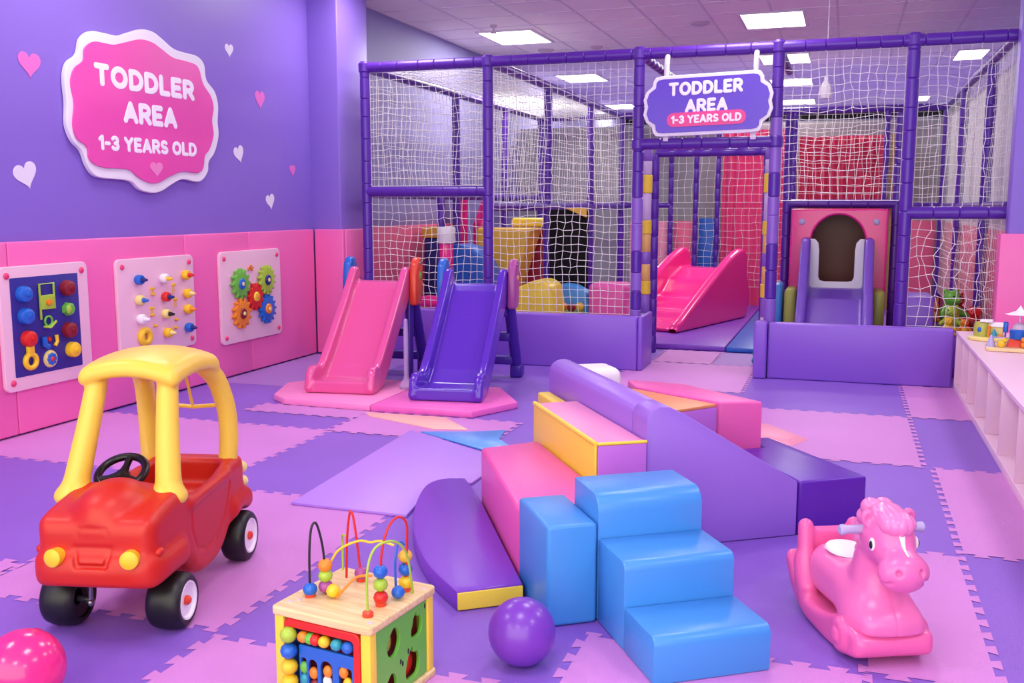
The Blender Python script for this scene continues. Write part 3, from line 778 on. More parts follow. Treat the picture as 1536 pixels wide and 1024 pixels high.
def toddler_slide(loc, rz, chute_m, leg_m, lh, rh, dotm, lab):
    o = empty('toddler_slide', loc, rz)
    wall = [(0,.004),(0,.10),(.02,.15),(.06,.185),(.11,.19),(.17,.18),(.26,.235),(.40,.36),(.60,.545),(.80,.735),(.885,.825),(.93,.865),(.975,.87),(1.01,.845),(1.02,.79),(1.0,.68),(.955,.60),(.80,.47),(.60,.29),(.42,.12),(.30,.03),(.26,.004)]
    bed_top = [(0,.082),(.05,.074),(.14,.068),(.22,.09),(.34,.175),(.52,.34),(.72,.53),(.88,.70),(.94,.748),(1.0,.757)]
    bed = bed_top + [(p[0]+.028, p[1]-.045) if i else (p[0], .005) for i, p in reversed(list(enumerate(bed_top)))]
    def fn(X, Y, Z):
        dw = d_poly(Y, Z, smooth_poly(wall, 3)); db = d_poly(Y, Z, bed)
        flare = .02*np.clip((.22-Y)/.22, 0, 1)
        ax = np.abs(X) - .218 - flare
        w = np.abs(ax) - .032 + .022; a = dw + .022
        walls = np.minimum(np.maximum(a, w), 0) + np.sqrt(np.maximum(a,0)**2 + np.maximum(w,0)**2) - .022
        b_ = d_ext(X, db, 0, .235, .008)
        d = smin(walls, b_, .022)
        front = d_box(X, Y, Z, (0,.012,.046), (.25,.016,.044), .014)
        return np.maximum(smin(d, front, .012), .003-Z)
    surf('chute', fn, (-.30,-.03,-.012), (.30,1.05,.90), .0088, M[chute_m], o)
    # A-frame ladder
    for sx in (-1, 1):
        b = MB()
        P = [(sx*.235,1.0,.78),(sx*.238,1.06,.66),(sx*.242,1.20,.36),(sx*.25,1.36,.03)]
        b.tube(cat_rom(P,5), [.052]*6+[.048]*5+[.046]*5, 10)
        b.box((sx*.25-.05,1.30,-.046),(sx*.25+.05,1.44,.06),.015)
        if chute_m == 'sl_pink': b.tube([(sx*.235,1.0,.72),(sx*.236,.99,.5),(sx*.238,.97,.28),(sx*.24,.95,-.045)], .034, 10)
        b.build('leg', M[leg_m], o)
    for y, z in ((1.10,.52),(1.21,.31),(1.32,.10)):
        b = MB(); b.box((-.23,y-.055,z-.035),(.23,y+.055,z+.035),.014); b.build('step', M[leg_m], o)
    b = MB(); b.box((-.225,.95,.715),(.225,1.06,.745),.01); b.build('platform', M[leg_m], o)
    for sx, hm in ((-1, lh), (1, rh)):
        pr = [(.93,.56),(.94,.80),(.97,.90),(1.02,.945),(1.08,.945),(1.125,.90),(1.13,.80),(1.12,.66),(1.08,.56)]
        b = MB(); b.prism(pr, sx*.285-.033, sx*.285+.033, .02, 3, X=Matrix(((0,0,1,0),(1,0,0,0),(0,1,0,0),(0,0,0,1))))
        h = b.build('hand_grip', M[hm], o)
        q = MB()
        q.lathe([(0,.006),(.012,.005),(.014,0)], ((sx*.318,1.04,.90),(sx,0,0)), 12); q.build('grip_bolt', M['steel'], h)
        if dotm and sx > 0:
            q = MB(); q.ball((.318,1.035,.80), (.008,.016,.035 if dotm == 'green' else .02), 12); q.build('grip_badge', M[dotm], h)
    return tag(o, lab, 'slide', 'small toddler slides on the pink pads')
toddler_slide((-3.45,6.245,.048), R(7.5), 'sl_pink', 'sl_dk', 'hblue', 'hred', 'green', 'pink plastic toddler slide with an orange-red hand grip, nearest the wall')
toddler_slide((-2.605,6.225,.048), R(7.5), 'sl_viol', 'sl_dk', 'hblue', 'hmauve', 'yellow', 'violet plastic toddler slide to the right of the pink one')
b = MB(); b.lathe([(0,0),(.05,0),(.055,.02),(.04,.05),(.022,.075),(.018,.10),(.018,.42),(.014,.52),(0,.53)], n=18)
o = b.build('frosted_pole', M['ghost']); place(o, (-3.075,6.60,.048)); tag(o, 'thin frosted pole with rounded foot standing between the two slides', 'pole')

# ================================================================== LOOSE FLOOR MATS
floor_pad([(-2.43,3.91),(-1.83,3.91),(-1.86,4.1),(-1.92,4.40),(-1.74,4.50),(-1.73,5.0),(-1.95,5.13),(-2.53,5.48)], .016, 'matlilac', 'large glossy lilac mat sheet lying beside the curved purple step', 'mat', name='mat_sheet', r=.004)
floor_pad([(-2.46,5.475),(-2.17,5.57),(-1.97,5.68),(-1.93,5.45),(-1.72,5.20),(-1.93,5.17)], .012, 'matblue', 'blue mat sheet behind the lilac one', 'mat', name='mat_sheet', r=.003)
floor_pad([(-3.06,5.90),(-2.48,5.92),(-2.20,5.63),(-2.42,5.58),(-2.98,5.80)], .010, 'matpeach', 'thin peach mat sheet at the front of the pink slide pad', 'mat', name='mat_sheet', r=.003)

# ================================================================== SOFT PLAY SET
SA = R(34); SO = (-.7386, 3.0987)
CA, SN = math.cos(SA), math.sin(SA)
def S(u, w, z=0): return (SO[0] + u*CA - w*SN, SO[1] + u*SN + w*CA, z)
def soft(name, mb_fn, org, m, lab, cat='soft play block', parts=()):
    """block built about its own corner (org in set coordinates)"""
    b = MB(); mb_fn(b); o = b.build(name, M[m]); place(o, S(*org), SA)
    return tag(o, lab, cat)
VR = .014
# blue steps: three treads
o = empty('step_block', S(-.005,-.475), SA)
def step_piece(w0, w1, z0, z1, r):
    prof = [(w0,z0),(w0,z1-r)] + [(w0+r-r*math.cos(R(a)), z1-r+r*math.sin(R(a))) for a in range(15,91,15)] + [(w1,z1),(w1,z0)]
    b = MB(); b.prism(prof, 0, .385, .008, 2, X=X_); return b.build('step', M['blue_v'], o)
step_piece(0,.238,.002,.148,.03); step_piece(.24,.478,.002,.293,.03); step_piece(.48,.73,.002,.44,.06)
tag(o, 'glossy blue foam steps with three treads at the front of the soft play set', 'soft play steps')
soft('foam_block', lambda b: b.box((0,0,.002),(.178,.352,.352),VR), (-.188,-.008), 'blue_v', 'tall narrow blue foam block left of the blue steps')
# curved purple step with yellow end
o = empty('curved_step', S(-.45,.21), SA)
arcp = [(.0,.0),(-.045,.25),(-.05,.5),(-.02,.8),(.05,1.1),(.13,1.32),(.20,1.405),(.265,1.42)]
arc_s = [(p.x,p.y) for p in cat_rom([(a,c,0) for a,c in arcp], 4)]
poly = arc_s + [(.345,1.40),(.338,1.08),(.245,.012)]
b = MB(); b.prism(poly, .002, .074, .01, 2); b.build('pad', M['purple_v'], o)
b = MB(); b.box((.004,-.005,.004),(.243,.0035,.066),.002); b.build('end_panel', M['yellow_v'], o, X=Matrix.Rotation(R(2),4,'Z'))
tag(o, 'low curved purple foam step with a yellow end, left of the rose pink block', 'soft play block')
# rose pink block
b = MB(); pb = [(-.185,.352),(.195,.36),(.195,1.36),(-.10,1.30)]
pb = [(p[0]+.185, p[1]-.35) for p in pb]
b.prism(pb, .002, .302, .018, 3); o = b.build('foam_block', M['pink_v']); place(o, S(-.185,.35), SA); tag(o, 'long rose pink foam block between the curved step and the yellow and pink one', 'soft play block')
# yellow, pink and orchid block
o = empty('foam_block', S(.20,.60), SA)
b = MB(); b.box((0,0,.002),(.012,.86,.468),.006); b.build('side_panel', M['yellow_v'], o)
b = MB(); b.box((.0125,-.004,.002),(.222,.008,.455),.004); b.build('front_panel', M['orchid_v'], o)
b = MB(); b.box((.0125,.0085,.002),(.222,.86,.462),.006); b.build('core', M['pink_lt'], o)
b = MB(); b.tube([(.006,0,.462),(.006,.86,.462)], .011, 10); b.tube([(.006,0,.462),(.222,0,.460)], .007, 8); b.build('piping', M['yellow_v'], o)
tag(o, 'tall foam block with light pink top, yellow side and orchid front', 'soft play block')
# lilac beam with rounded top
def beam(b):
    prof = [(0,.002),(0,.535)] + [(.075-.075*math.cos(R(a)), .535+.06*math.sin(R(a))) for a in range(20,180,20)] + [(.15,.535),(.15,.002)]
    b.prism(prof, 0, 1.16, .006, 2, X=Matrix(((1,0,0,0),(0,0,1,0),(0,1,0,0),(0,0,0,1))))
soft('foam_beam', beam, (.428,.775), 'lilac', 'long lilac foam beam with rounded top running back from the sloping wedge', 'soft play beam')
# wedge: sloping wall
def wedge(b):
    prof = [(0,.002),(0,.55),(.02,.585),(.06,.60),(.10,.595),(.17,.56),(.70,.237),(.70,.002)]
    b.prism(prof, 0, .16, .008, 2, X=Matrix(((1,0,0,0),(0,0,1,0),(0,1,0,0),(0,0,0,1))))
soft('foam_wedge', wedge, (.425,.605), 'lilac', 'violet foam wedge with a sloping top, right of the blue steps', 'soft play wedge')
soft('foam_block', lambda b: b.prism([(0,0),(.33,0),(.29,.77),(.175,.77),(.17,.585),(0,.592)], .002, .24, .012, 3), (1.13,.60), 'dkpurple', 'low dark purple foam block at the right end of the wedge')
# orange and pink blocks behind the wedge
o = empty('foam_block', S(.635,1.1), SA)
b = MB(); b.prism([(0,0),(.187,.062),(.43,.14),(.20,.63),(0,.63)], .002, .44, .008, 2); b.build('core', M['orchid_v'], o)
b = MB(); b.prism([(.004,.006),(.187,.066),(.424,.143),(.197,.624),(.004,.624)], .4402, .455, .004, 2); b.build('top_panel', M['orange_v'], o)
tag(o, 'foam block with an orange top and orchid front, tucked behind the sloping wedge', 'soft play block')
soft('foam_block', lambda b: b.prism([(0,0),(.215,-.04),(.05,.51),(-.19,.71),(-.228,.505)], .002, .462, .012, 3), (1.075,1.245), 'pink_v', 'rose pink foam block standing behind the low dark purple block', 'soft play block')
soft('foam_block', lambda b: b.box((0,0,.002),(.36,.25,.525),.05,4), (.50,1.95), 'white_v', 'white rounded foam block at the far end of the lilac beam')
soft('foam_block', lambda b: b.box((0,0,.002),(.07,.40,.43),.01), (.35,1.49), 'yellow_v', 'yellow foam block at the far left side of the lilac beam')
b = MB(); b.hull([(-.50,6.2,.002),(-.42,6.25,.002),(-.15,6.06,.002),(-.24,5.87,.002),(-.5,5.9,.002)], [(-.49,6.18,.05),(-.42,6.23,.05),(-.22,6.05,.03),(-.27,5.91,.03),(-.49,5.93,.05)], .006)
tag(b.build('foam_ramp', M['salmon']), 'low salmon pink foam ramp on the floor behind the dark purple block', 'soft play wedge')

# ================================================================== TOYS INSIDE THE FRAME
def thing_mb(name, b, m, lab, cat, group=None): return tag(b.build(name, M[m] if m else None), lab, cat, group)
YZ = Matrix(((1,0,0,0),(0,0,1,0),(0,1,0,0),(0,0,0,1)))     # profile in XZ, depth along Y
# raised floor mats in the doorway
b = MB(); b.box((-1.98,9.58,.002),(-1.055,13.8,.055),.012); thing_mb('floor_mat', b, 'purple_v', 'raised purple floor mat under the magenta slide in the doorway', 'floor mat', 'raised mats in the doorway')
b = MB(); b.box((-1.05,9.56,.002),(-.66,13.8,.05),.012); thing_mb('floor_mat', b, 'royal', 'raised blue floor mat right of the magenta slide in the doorway', 'floor mat', 'raised mats in the doorway')
# magenta slide
ms = empty('wide_slide', (-2.06,10.55,.056), R(-17))
def fn(X, Y, Z):
    wall = [(0,.0),(0,.05),(.03,.10),(.12,.13),(.5,.33),(1.2,.68),(1.5,.80),(1.68,.845),(1.80,.82),(1.87,.72),(1.88,.5),(1.88,0)]
    bed = [(0,0),(0,.05),(.25,.07),(.5,.12),(.75,.20),(1.0,.30),(1.3,.50),(1.55,.60),(1.88,.60),(1.88,0)]
    dw = d_poly(Y, Z, smooth_poly(wall,2)); db = d_poly(Y, Z, bed)
    w = np.abs(np.abs(X)-.375) - .05 + .03; a = dw + .03
    walls = np.minimum(np.maximum(a,w),0) + np.sqrt(np.maximum(a,0)**2+np.maximum(w,0)**2) - .03
    return np.maximum(smin(walls, d_ext(X, db + .012*np.sin(np.clip(Y,0,1.3)*19)*(Z>.03), 0, .39, .012), .03), .003-Z)
surf('chute', fn, (-.45,-.04,-.036), (.45,1.95,.90), .018, M['sl_mag'], ms)
tag(ms, 'wide magenta slide with wavy bed standing just inside the doorway', 'slide')
# tunnel front with small slide
tf = empty('tunnel_front', (-.08,10.2,0))
def arch_pts(x0, x1, z0, zs, n=16):
    c = (x0+x1)/2; r = (x1-x0)/2
    return [(x0,z0),(x0,zs)] + [(c - r*math.cos(math.pi*k/n), zs + r*1.05*math.sin(math.pi*k/n)) for k in range(1,n)] + [(x1,zs),(x1,z0)]
outer = [(-.44,.02),(.47,.02),(.465,1.38),(-.435,1.38)]
hole = arch_pts(-.235,.265,.56,1.06)
plate([outer, hole[::-1]], .10, .02, ((0,.0,0),(1,0,0),(0,0,1)), 'arch_panel', M['sl_mag'], tf)
gate = [(-.25,.60),(-.25,1.09),(-.20,1.09),(-.165,1.05),(-.155,.98),(-.155,.72),(-.14,.685),(-.10,.675),(.12,.675),(.16,.685),(.175,.72),(.175,.98),(.185,1.05),(.22,1.09),(.27,1.09),(.27,.60)]
plate([gate], .03, .008, ((0,-.104,0),(1,0,0),(0,0,1)), 'gate_board', M['white_v'], tf)
b = MB(); b.box((-.42,.02,.02),(.45,.9,.60),.01); b.box((-.36,.88,.6),(.39,.92,1.36),.0); b.box((-.42,.02,.6),(-.38,.9,1.36)); b.box((.41,.02,.6),(.45,.9,1.36)); b.box((-.42,.02,1.36),(.45,.9,1.38))
b.build('tunnel_box', M['maroon'], tf)
for x in (-.33,.36):
    q = MB(); q.ball((x,-.104,1.255), (.03,.012,.03), 12); q.build('bolt', M['handle'], tf)
def fn(X, Y, Z):
    bed = [(-.15,.05),(.0,.62),(0,.0),(-1.35,.0),(-1.35,.06),(-1.1,.10),(-.62,.40),(-.12,.625),(0,.635)]
    bed = [(-1.40,.0),(-1.40,.07),(-1.1,.12),(-.60,.42),(-.42,.53),(-.12,.60),(0,.605),(0,.0)]
    wall = [(-1.42,.0),(-1.42,.14),(-1.1,.25),(-.60,.60),(-.3,.92),(-.15,1.06),(-.08,1.09),(-.01,1.08),(0,1.0),(0,.0)]
    dw = d_poly(Y, Z, smooth_poly(wall,2)); db = d_poly(Y, Z, bed)
    w = np.abs(np.abs(X-.01)-.29) - .045 + .028; a = dw + .028
    walls = np.minimum(np.maximum(a,w),0) + np.sqrt(np.maximum(a,0)**2+np.maximum(w,0)**2) - .028
    return smin(walls, d_ext(X-.01, db, 0, .30, .01), .025)
ch = surf('chute', fn, (-.36,-1.46,-.03), (.38,.03,1.13), .016, M['lilac_dk'], tf); ch.location = (0,-.14,.012); ch['label'] = 'violet slide chute'
for sx, x in ((-1,-.40),(1,.40)):
    b = MB(); b.box((x-.055,-.45,.02),(x+.055,-.02,.62),.04); b.build('side_bolster', M['olive'], tf)
tag(tf, 'pink tunnel front with arched opening, white gate board and violet slide, right of the doorway', 'tunnel slide')
b = MB(); b.box((-.65,9.75,.002),(-.555,10.1,.66),.03); thing_mb('foam_block', b, 'skyb', 'light blue foam block just left of the violet slide under the tunnel', 'soft play block')
b = MB(); b.box((.47,9.0,.002),(.745,9.52,.64),.03); thing_mb('foam_bench', b, 'bumper', 'violet foam bench right of the tunnel slide, beside the soft toys', 'soft play block')
# left bay: soft blocks
b = MB(); b.box((-4.62,10.45,.02),(-4.36,10.9,1.04),.02); thing_mb('foam_block', b, 'navy', 'tall navy foam block behind the net above the pink slide', 'soft play block')
b = MB(); b.box((-4.64,10.43,1.042),(-4.36,10.92,1.17),.02); thing_mb('foam_block', b, 'gold', 'golden foam slab on top of the tall navy block', 'soft play block')
b = MB(); b.prism([(-4.10,.02),(-4.12,.98),(-3.98,1.0),(-3.84,.97),(-3.72,.88),(-3.64,.74),(-3.60,.5),(-3.58,.02)], 9.9, 10.3, .03, 3, X=YZ); thing_mb('foam_arch_block', b, 'royal', 'curved royal blue foam block behind the net above the violet slide', 'soft play block')
# padded pole with white and magenta sleeves
o = empty('padded_pole', (-3.82,9.2,0))
for z0, z1, r, m in ((.0,.32,.07,'sl_mag'),(.32,.60,.07,'white_v'),(.60,.80,.075,'hmauve'),(.80,1.035,.072,'sl_mag'),(1.035,1.20,.095,'white_v')):
    b = MB(); b.lathe([(0,z0),(r*.9,z0),(r,z0+.02),(r*.96,(z0+z1)/2),(r,z1-.02),(r*.9,z1),(0,z1)]); b.build('sleeve', M[m], o)
b = MB(); b.tube([(-.03,0,.42),(-.2,.02,.43),(-.42,.05,.40)], [.07,.075,.06], 14); b.build('side_arm', M['sl_mag'], o)
tag(o, 'white and magenta padded pole with a side arm behind the net between the slides', 'padded pole')
# castle spires
for x, h, r, lab in ((-4.62,.56,.10,'tall pink castle tower behind the net, left of the second purple post'),(-4.33,.36,.085,'small pink spire behind the net, just left of the second purple post')):
    b = MB()
    if h > .5: b.lathe([(0,0),(r,0),(r*.92,.9),(r*.95,1.5),(r*1.05,1.53),(r*1.05,1.60),(0,1.60)])
    else: b.lathe([(0,0),(r*1.3,0),(r*1.3,1.2),(r*1.1,1.22),(r*.15,1.46),(0,1.48)])
    o = b.build('play_tower', M['sl_mag']); place(o, (x,11.6,0)); tag(o, lab, 'play tower')
b = MB(); b.prism([(-3.98,.02),(-3.99,1.16),(-3.32,1.16),(-3.42,.85),(-3.56,.40),(-3.56,.02)], 10.5, 10.9, .03, 3, X=YZ); thing_mb('foam_block', b, 'gold', 'big golden foam block behind the second purple post', 'soft play block')
b = MB(); b.prism([(-3.66,.02),(-3.64,.45),(-3.36,1.14),(-3.12,1.16),(-3.12,.02)], 10.92, 11.3, .02, 3, X=YZ); thing_mb('foam_block', b, 'ruby', 'dark red foam block behind the yellow block, right of the second purple post', 'soft play block')
b = MB(); b.box((-3.72,10.93,1.165),(-3.13,11.28,1.27),.03); thing_mb('foam_block', b, 'yellow_v', 'flat yellow foam slab lying on the dark red block', 'soft play block')
b = MB(); b.prism([(-3.02,.02),(-3.02,.60),(-2.78,.71),(-2.68,.71),(-2.60,.66),(-2.57,.5),(-2.57,.02)], 8.8, 9.2, .03, 3, X=YZ); thing_mb('foam_block', b, 'yellow_v', 'bright yellow rounded foam block low behind the net, right of the violet slide', 'soft play block')
b = MB(); b.prism([(-2.86,.02),(-2.86,.58),(-2.72,.62),(-2.6,.60),(-2.48,.54),(-2.435,.4),(-2.435,.02)], 9.66, 9.88, .03, 3, X=YZ); thing_mb('foam_block', b, 'skyb', 'sky blue foam block in front of the black curtain', 'soft play block')
b = MB(); b.box((-2.86,9.3,.002),(-2.46,9.62,.36),.04); thing_mb('foam_block', b, 'lime', 'low lime green block behind the net, between the yellow and pink blocks', 'soft play block')
for k, (x, y, c, lab) in enumerate(((-2.79,9.42,'red','red play ball on the left of the low lime block'),(-2.66,9.46,'orange','orange play ball on the low lime block'),(-2.56,9.40,'maroon','maroon play ball on the low lime block'),(-2.505,9.52,'yellow','yellow play ball at the right end of the low lime block'))):
    b = MB(); b.ball((x,y,.402), .044, 16); thing_mb('play_ball', b, c, lab, 'ball', 'play balls behind the net')
b = MB(); b.box((-2.42,9.5,.002),(-2.03,9.85,.645),.06,5); thing_mb('foam_block', b, 'pink_v', 'pink rounded foam block low behind the net, left of the doorway', 'soft play block')
b = MB(); b.hull([(-2.02,9.2,.002),(-1.78,9.2,.002),(-1.78,9.5,.002),(-2.02,9.5,.002)], [(-1.86,9.2,.50),(-1.78,9.2,.55),(-1.78,9.5,.55),(-1.86,9.5,.50)], .02); thing_mb('foam_wedge', b, 'salmon', 'small salmon foam wedge at the left side of the doorway', 'soft play wedge')
# soft toys piled beside the bench, on a low padded platform
b = MB(); b.box((.76,8.68,.002),(1.12,10.0,.34),.03); thing_mb('padded_platform', b, 'purple_v', 'padded platform under the pile of soft toys', 'soft play block')
def soft_toy(x, y, z, s, rz, body, acc, lab, ears='round'):
    o = empty('soft_toy', (x,y,z), rz)
    def fn(X, Y, Z):
        d = d_ell(X,Y,Z,(0,0,.42*s),(.36*s,.33*s,.42*s))
        d = smin(d, d_ell(X,Y,Z,(0,-.10*s,1.0*s),(.30*s,.29*s,.28*s)), .08*s)
        for sx in (-1,1):
            d = smin(d, d_cap(X,Y,Z,(sx*.25*s,-.1*s,.62*s),(sx*.46*s,-.25*s,.42*s),.11*s,.10*s), .05*s)
            d = smin(d, d_cap(X,Y,Z,(sx*.2*s,-.15*s,.14*s),(sx*.30*s,-.42*s,.13*s),.14*s,.13*s), .05*s)
            d = smin(d, d_ell(X,Y,Z,(sx*.22*s,-.02*s,(1.26 if ears=='round' else 1.36)*s),(.10*s,.06*s,(.10 if ears=='round' else .22)*s)), .04*s)
        return smin(d, d_ell(X,Y,Z,(0,-.36*s,.95*s),(.14*s,.12*s,.11*s)), .05*s)
    surf('body', fn, (-.62*s,-.62*s,-.05*s), (.62*s,.42*s,1.66*s), .062*s, M[body], o)
    b = MB(); b.ball((0,-.47*s,.98*s), (.06*s,.04*s,.045*s), 10); b.build('nose', M[acc], o)
    for sx in (-1,1):
        b = MB(); b.ball((sx*.11*s,-.345*s,1.08*s), .035*s, 8); b.build('eye', M['black'], o)
    b = MB(); b.ball((0,-.27*s,.42*s), (.2*s,.1*s,.24*s), 12); b.build('tummy', M[acc], o)
    tag(o, lab, 'soft toy', 'soft toys piled behind the net')
for a in ((.91,9.44,.342,.255,.5,'green','lime','round','green soft toy at the back left of the pile'),(.885,9.03,.342,.175,-.2,'lime','green','round','lime green soft toy at the left of the pile'),(1.0,9.86,.342,.205,.3,'red','pale_y','round','red soft toy at the back right of the pile'),
          (.80,9.78,.342,.15,.3,'orange','pale_y','long','orange soft toy at the far left of the pile, beside the violet bench'),(1.075,9.10,.342,.165,-.3,'red','maroon','round','red soft toy with dark red tummy at the right of the pile'),(.965,8.83,.342,.108,.1,'orange','yellow','round','small orange soft toy at the front of the pile'),(.835,8.78,.342,.12,.4,'yellow','orange','round','small yellow soft toy at the front left of the pile'),
          (1.085,8.83,.342,.095,-.4,'maroon','orange','long','small maroon soft toy at the front right of the pile')):
    soft_toy(a[0],a[1],a[2],a[3],a[4],a[5],a[6],a[8],a[7])
# tiny toy in the doorway
soft_toy(-.72,8.9,.0015,.085,.6,'teal','hblue','tiny teal toy lying on the floor at the right of the doorway')

# ================================================================== RIDE-ON CAR
car = empty('toy_car', (-2.262, 2.558, .0), R(13.9))
prof = [(-.165,.205),(-.195,.24),(-.19,.29),(-.172,.32),(-.168,.39),(-.13,.425),(0,.45),(.09,.455),(.16,.415),(.28,.392),(.45,.395),(.56,.415),(.70,.42),(.735,.39),(.745,.30),(.77,.265),(.765,.225),(.73,.195),(.66,.205),(.60,.20),(.53,.165),(.45,.115),(.36,.095),(.24,.10),(.16,.135),(.08,.20)]
sprof = smooth_poly(prof, 4)
def car_fn(X, Y, Z):
    X = (X - .008) / (.91 - .07*np.clip((Y-.15)/.5, 0, 1))
    Y = np.where(Y > .2, .2 + (Y-.2)*1.06, Y)
    d = d_ext(X, d_poly(Y, Z, sprof), 0, .215, .04)
    # plan outline with round nose
    qx, qy = np.abs(X) - .24 + .13, np.abs(Y - .285) - .485 + .13
    plan = np.sqrt(np.maximum(qx,0)**2 + np.maximum(qy,0)**2) + np.minimum(np.maximum(qx,qy),0) - .13
    d = smax(d, plan + 0*Z, .02)
    lowf = d_box(X, Y, Z, (0,-.055,.248), (.245,.135,.046), .045)
    d = smin(d, smax(lowf, plan-.012 + 0*Z, .02), .03)
    for s in (-1, 1): d = smin(d, d_box(X, Y, Z, (s*.185,.66,.235), (.055,.12,.045), .04), .035)
    d = smin(d, d_ell(X, Y, Z, (0,-.02,.42), (.122,.145,.09)), .03)
    d = smin(d, d_cap(X, Y, Z, (-.15,.10,.425), (.15,.10,.425), .035), .03)
    d = smax(d, -d_box(X, Y, Z, (0,.40,.44), (.155,.225,.24), .06), .022)
    d = smin(d, d_box(X, Y, Z, (0,.565,.25), (.15,.075,.07), .04), .03)
    for s in (-1, 1):
        d = smax(d, -d_cylx(X, Y, Z, (s*.23,.64,.105), .118, .085, .01), .015)
    # door groove, bonnet badge and smile
    for s in (-1, 1):
        L = [(s*.217,.135,.40),(s*.219,.135,.29),(s*.219,.17,.215),(s*.219,.25,.185),(s*.219,.37,.19),(s*.219,.47,.245),(s*.217,.53,.33),(s*.216,.56,.40)]
        for a, b_ in zip(L, L[1:]): d = smax(d, -d_cap(X, Y, Z, a, b_, .0085), .003)
        d = smin(d, d_cap(X, Y, Z, (s*.205,.14,.385), (s*.205,.54,.385), .02), .02)
    L = [(-.065,-.175,.33),(.065,-.175,.33),(.052,-.192,.276),(-.052,-.192,.276),(-.065,-.175,.33)]
    for a, b_ in zip(L, L[1:]): d = smax(d, -d_cap(X, Y, Z, a, b_, .0085), .003)
    L = [(-.05,-.172,.392),(.05,-.172,.392),(.055,-.174,.375),(.05,-.177,.358),(-.05,-.177,.358),(-.055,-.174,.375),(-.05,-.172,.392)]
    for a, b_ in zip(L, L[1:]): d = smax(d, -d_cap(X, Y, Z, a, b_, .0055), .003)
    return d
surf('body', car_fn, (-.27,-.22,.07), (.27,.80,.53), .006, M['car_red'], car)
def roof_fn(X, Y, Z):
    X = (X + .018) / .97
    Zw = Z + 1.15*X**2 + .55*(Y-.36)**2 + .03*np.maximum(0, (Y-.36))
    d = d_box(X, Y, Zw, (0,.36,.868), (.185,.21,.032), .03)
    for s in (-1, 1):
        P = cat_rom([(s*.128,.215,.83),(s*.142,.165,.68),(s*.160,.115,.53),(s*.172,.085,.435)], 3)
        rr = np.linspace(.036,.046,len(P)); c = None
        for i in range(len(P)-1):
            k = d_cap(X, Y, Z, P[i], P[i+1], rr[i], rr[i+1]); c = k if c is None else np.minimum(c, k)
        d = smin(d, c, .014)
        d = smin(d, d_ell(X, Y, Z, (s*.17,.08,.425), (.066,.07,.035)), .03)
        P = cat_rom([(s*.13,.49,.82),(s*.15,.585,.745),(s*.166,.64,.62),(s*.168,.652,.50),(s*.163,.645,.415)], 3)
        c = None
        for i in range(len(P)-1):
            k = d_cap(X, Y, Z, P[i], P[i+1], .038, .038); c = k if c is None else np.minimum(c, k)
        d = smin(d, c, .014)
    return d
surf('roof', roof_fn, (-.26,.0,.375), (.26,.74,.93), .0085, M['car_yel'], car)
b = MB(); b.tube([(-.14,.645,.63),(0,.66,.615),(.14,.645,.63)], .008, 8); b.tube([(0,.66,.615),(0,.62,.72),(0,.54,.815)], .006, 8); b.build('rear_bar', M['car_yel'], car)
def wheel(x, y, r, w, out):
    o_ = empty('wheel', (x, y, r)); o_.parent = car
    h = w/2
    b = MB(); b.lathe([(r*.68,-h),(r*.84,-h),(r*.93,-h*.86),(r*.99,-h*.55),(r,0),(r*.99,h*.55),(r*.93,h*.86),(r*.84,h),(r*.72,h),(r*.68,h*.8),(r*.3,h*.6),(r*.3,-h*.6),(r*.68,-h)], ((0,0,0),(1,0,0)), 36); b.build('tyre', M['tyre'], o_)
    q = MB(); q.lathe([(0,h*.80),(r*.2,h*.80),(r*.55,h*.84),(r*.62,h*1.0),(r*.68,h*1.02),(r*.71,h*.8)], ((0,0,0),(out,0,0)), 32); q.build('hub_disc', M['white'], o_)
    q = MB(); q.lathe([(r*.17,h*.7),(r*.17,h*.98),(r*.1,h*1.10),(0,h*1.12)], ((0,0,0),(out,0,0)), 16); q.build('axle_cap', M['hred'], o_)
wheel(-.182, .0, .095, .115, -1); wheel(.182, .0, .095, .115, 1); wheel(-.178, .64, .10, .095, -1); wheel(.178, .64, .10, .095, 1)
for s in (-1, 1):
    b = MB(); b.cyl((s*.105,.0,.075),(s*.10,.0,.26),.009,n=10); b.ball((s*.105,0,.075), .015, 10); b.cyl((s*.105,0,.085),(s*.15,0,.09),.012,n=10); b.build('caster_rod', M['steel'], car)
    q = MB(); q.lathe([(0,.010),(.024,.009),(.029,.005),(.030,-.035)], ((.014+s*.125,-.197,.303),(s*.14,-1,.10)), 24); q.build('headlight', M['yellow'], car)
    q = MB(); q.ball((.008+s*.196,-.125,.308), (.016,.02,.015), 12); q.build('indicator', M['car_red'], car)
b = MB(); b.lathe([(0,.03),(.02,.03),(.026,.02),(.026,0)], ((.16,.70,.36),(.5,1,0)), 16); b.build('fuel_cap', M['pale_y'], car)
b = MB(); b.lathe([(0,.03),(.02,.03),(.026,.02),(.026,0)], ((.16,.705,.30),(.5,1,0)), 16); b.build('fuel_cap', M['pale_y'], car)
# steering wheel
sw = empty('steering_wheel', (-.065,.185,.475)); sw.parent = car; sw.rotation_euler = (R(30),0,0)
b = MB(); b.tube([(.082*math.cos(2*math.pi*k/32), .082*math.sin(2*math.pi*k/32), 0) for k in range(32)], .014, 12, closed=True)
for a in (90, 210, 330): b.tube([(0,0,-.012),(.04*math.cos(R(a)),.04*math.sin(R(a)),-.006),(.08*math.cos(R(a)),.08*math.sin(R(a)),0)], [.02,.012,.013], 8)
b.lathe([(0,.004),(.022,.0),(.026,-.014),(.02,-.03),(.016,-.12),(0,-.12)]); b.build('rim', M['black'], sw)
tag(car, 'red ride-on toy car with yellow roof and black wheels', 'toy car')

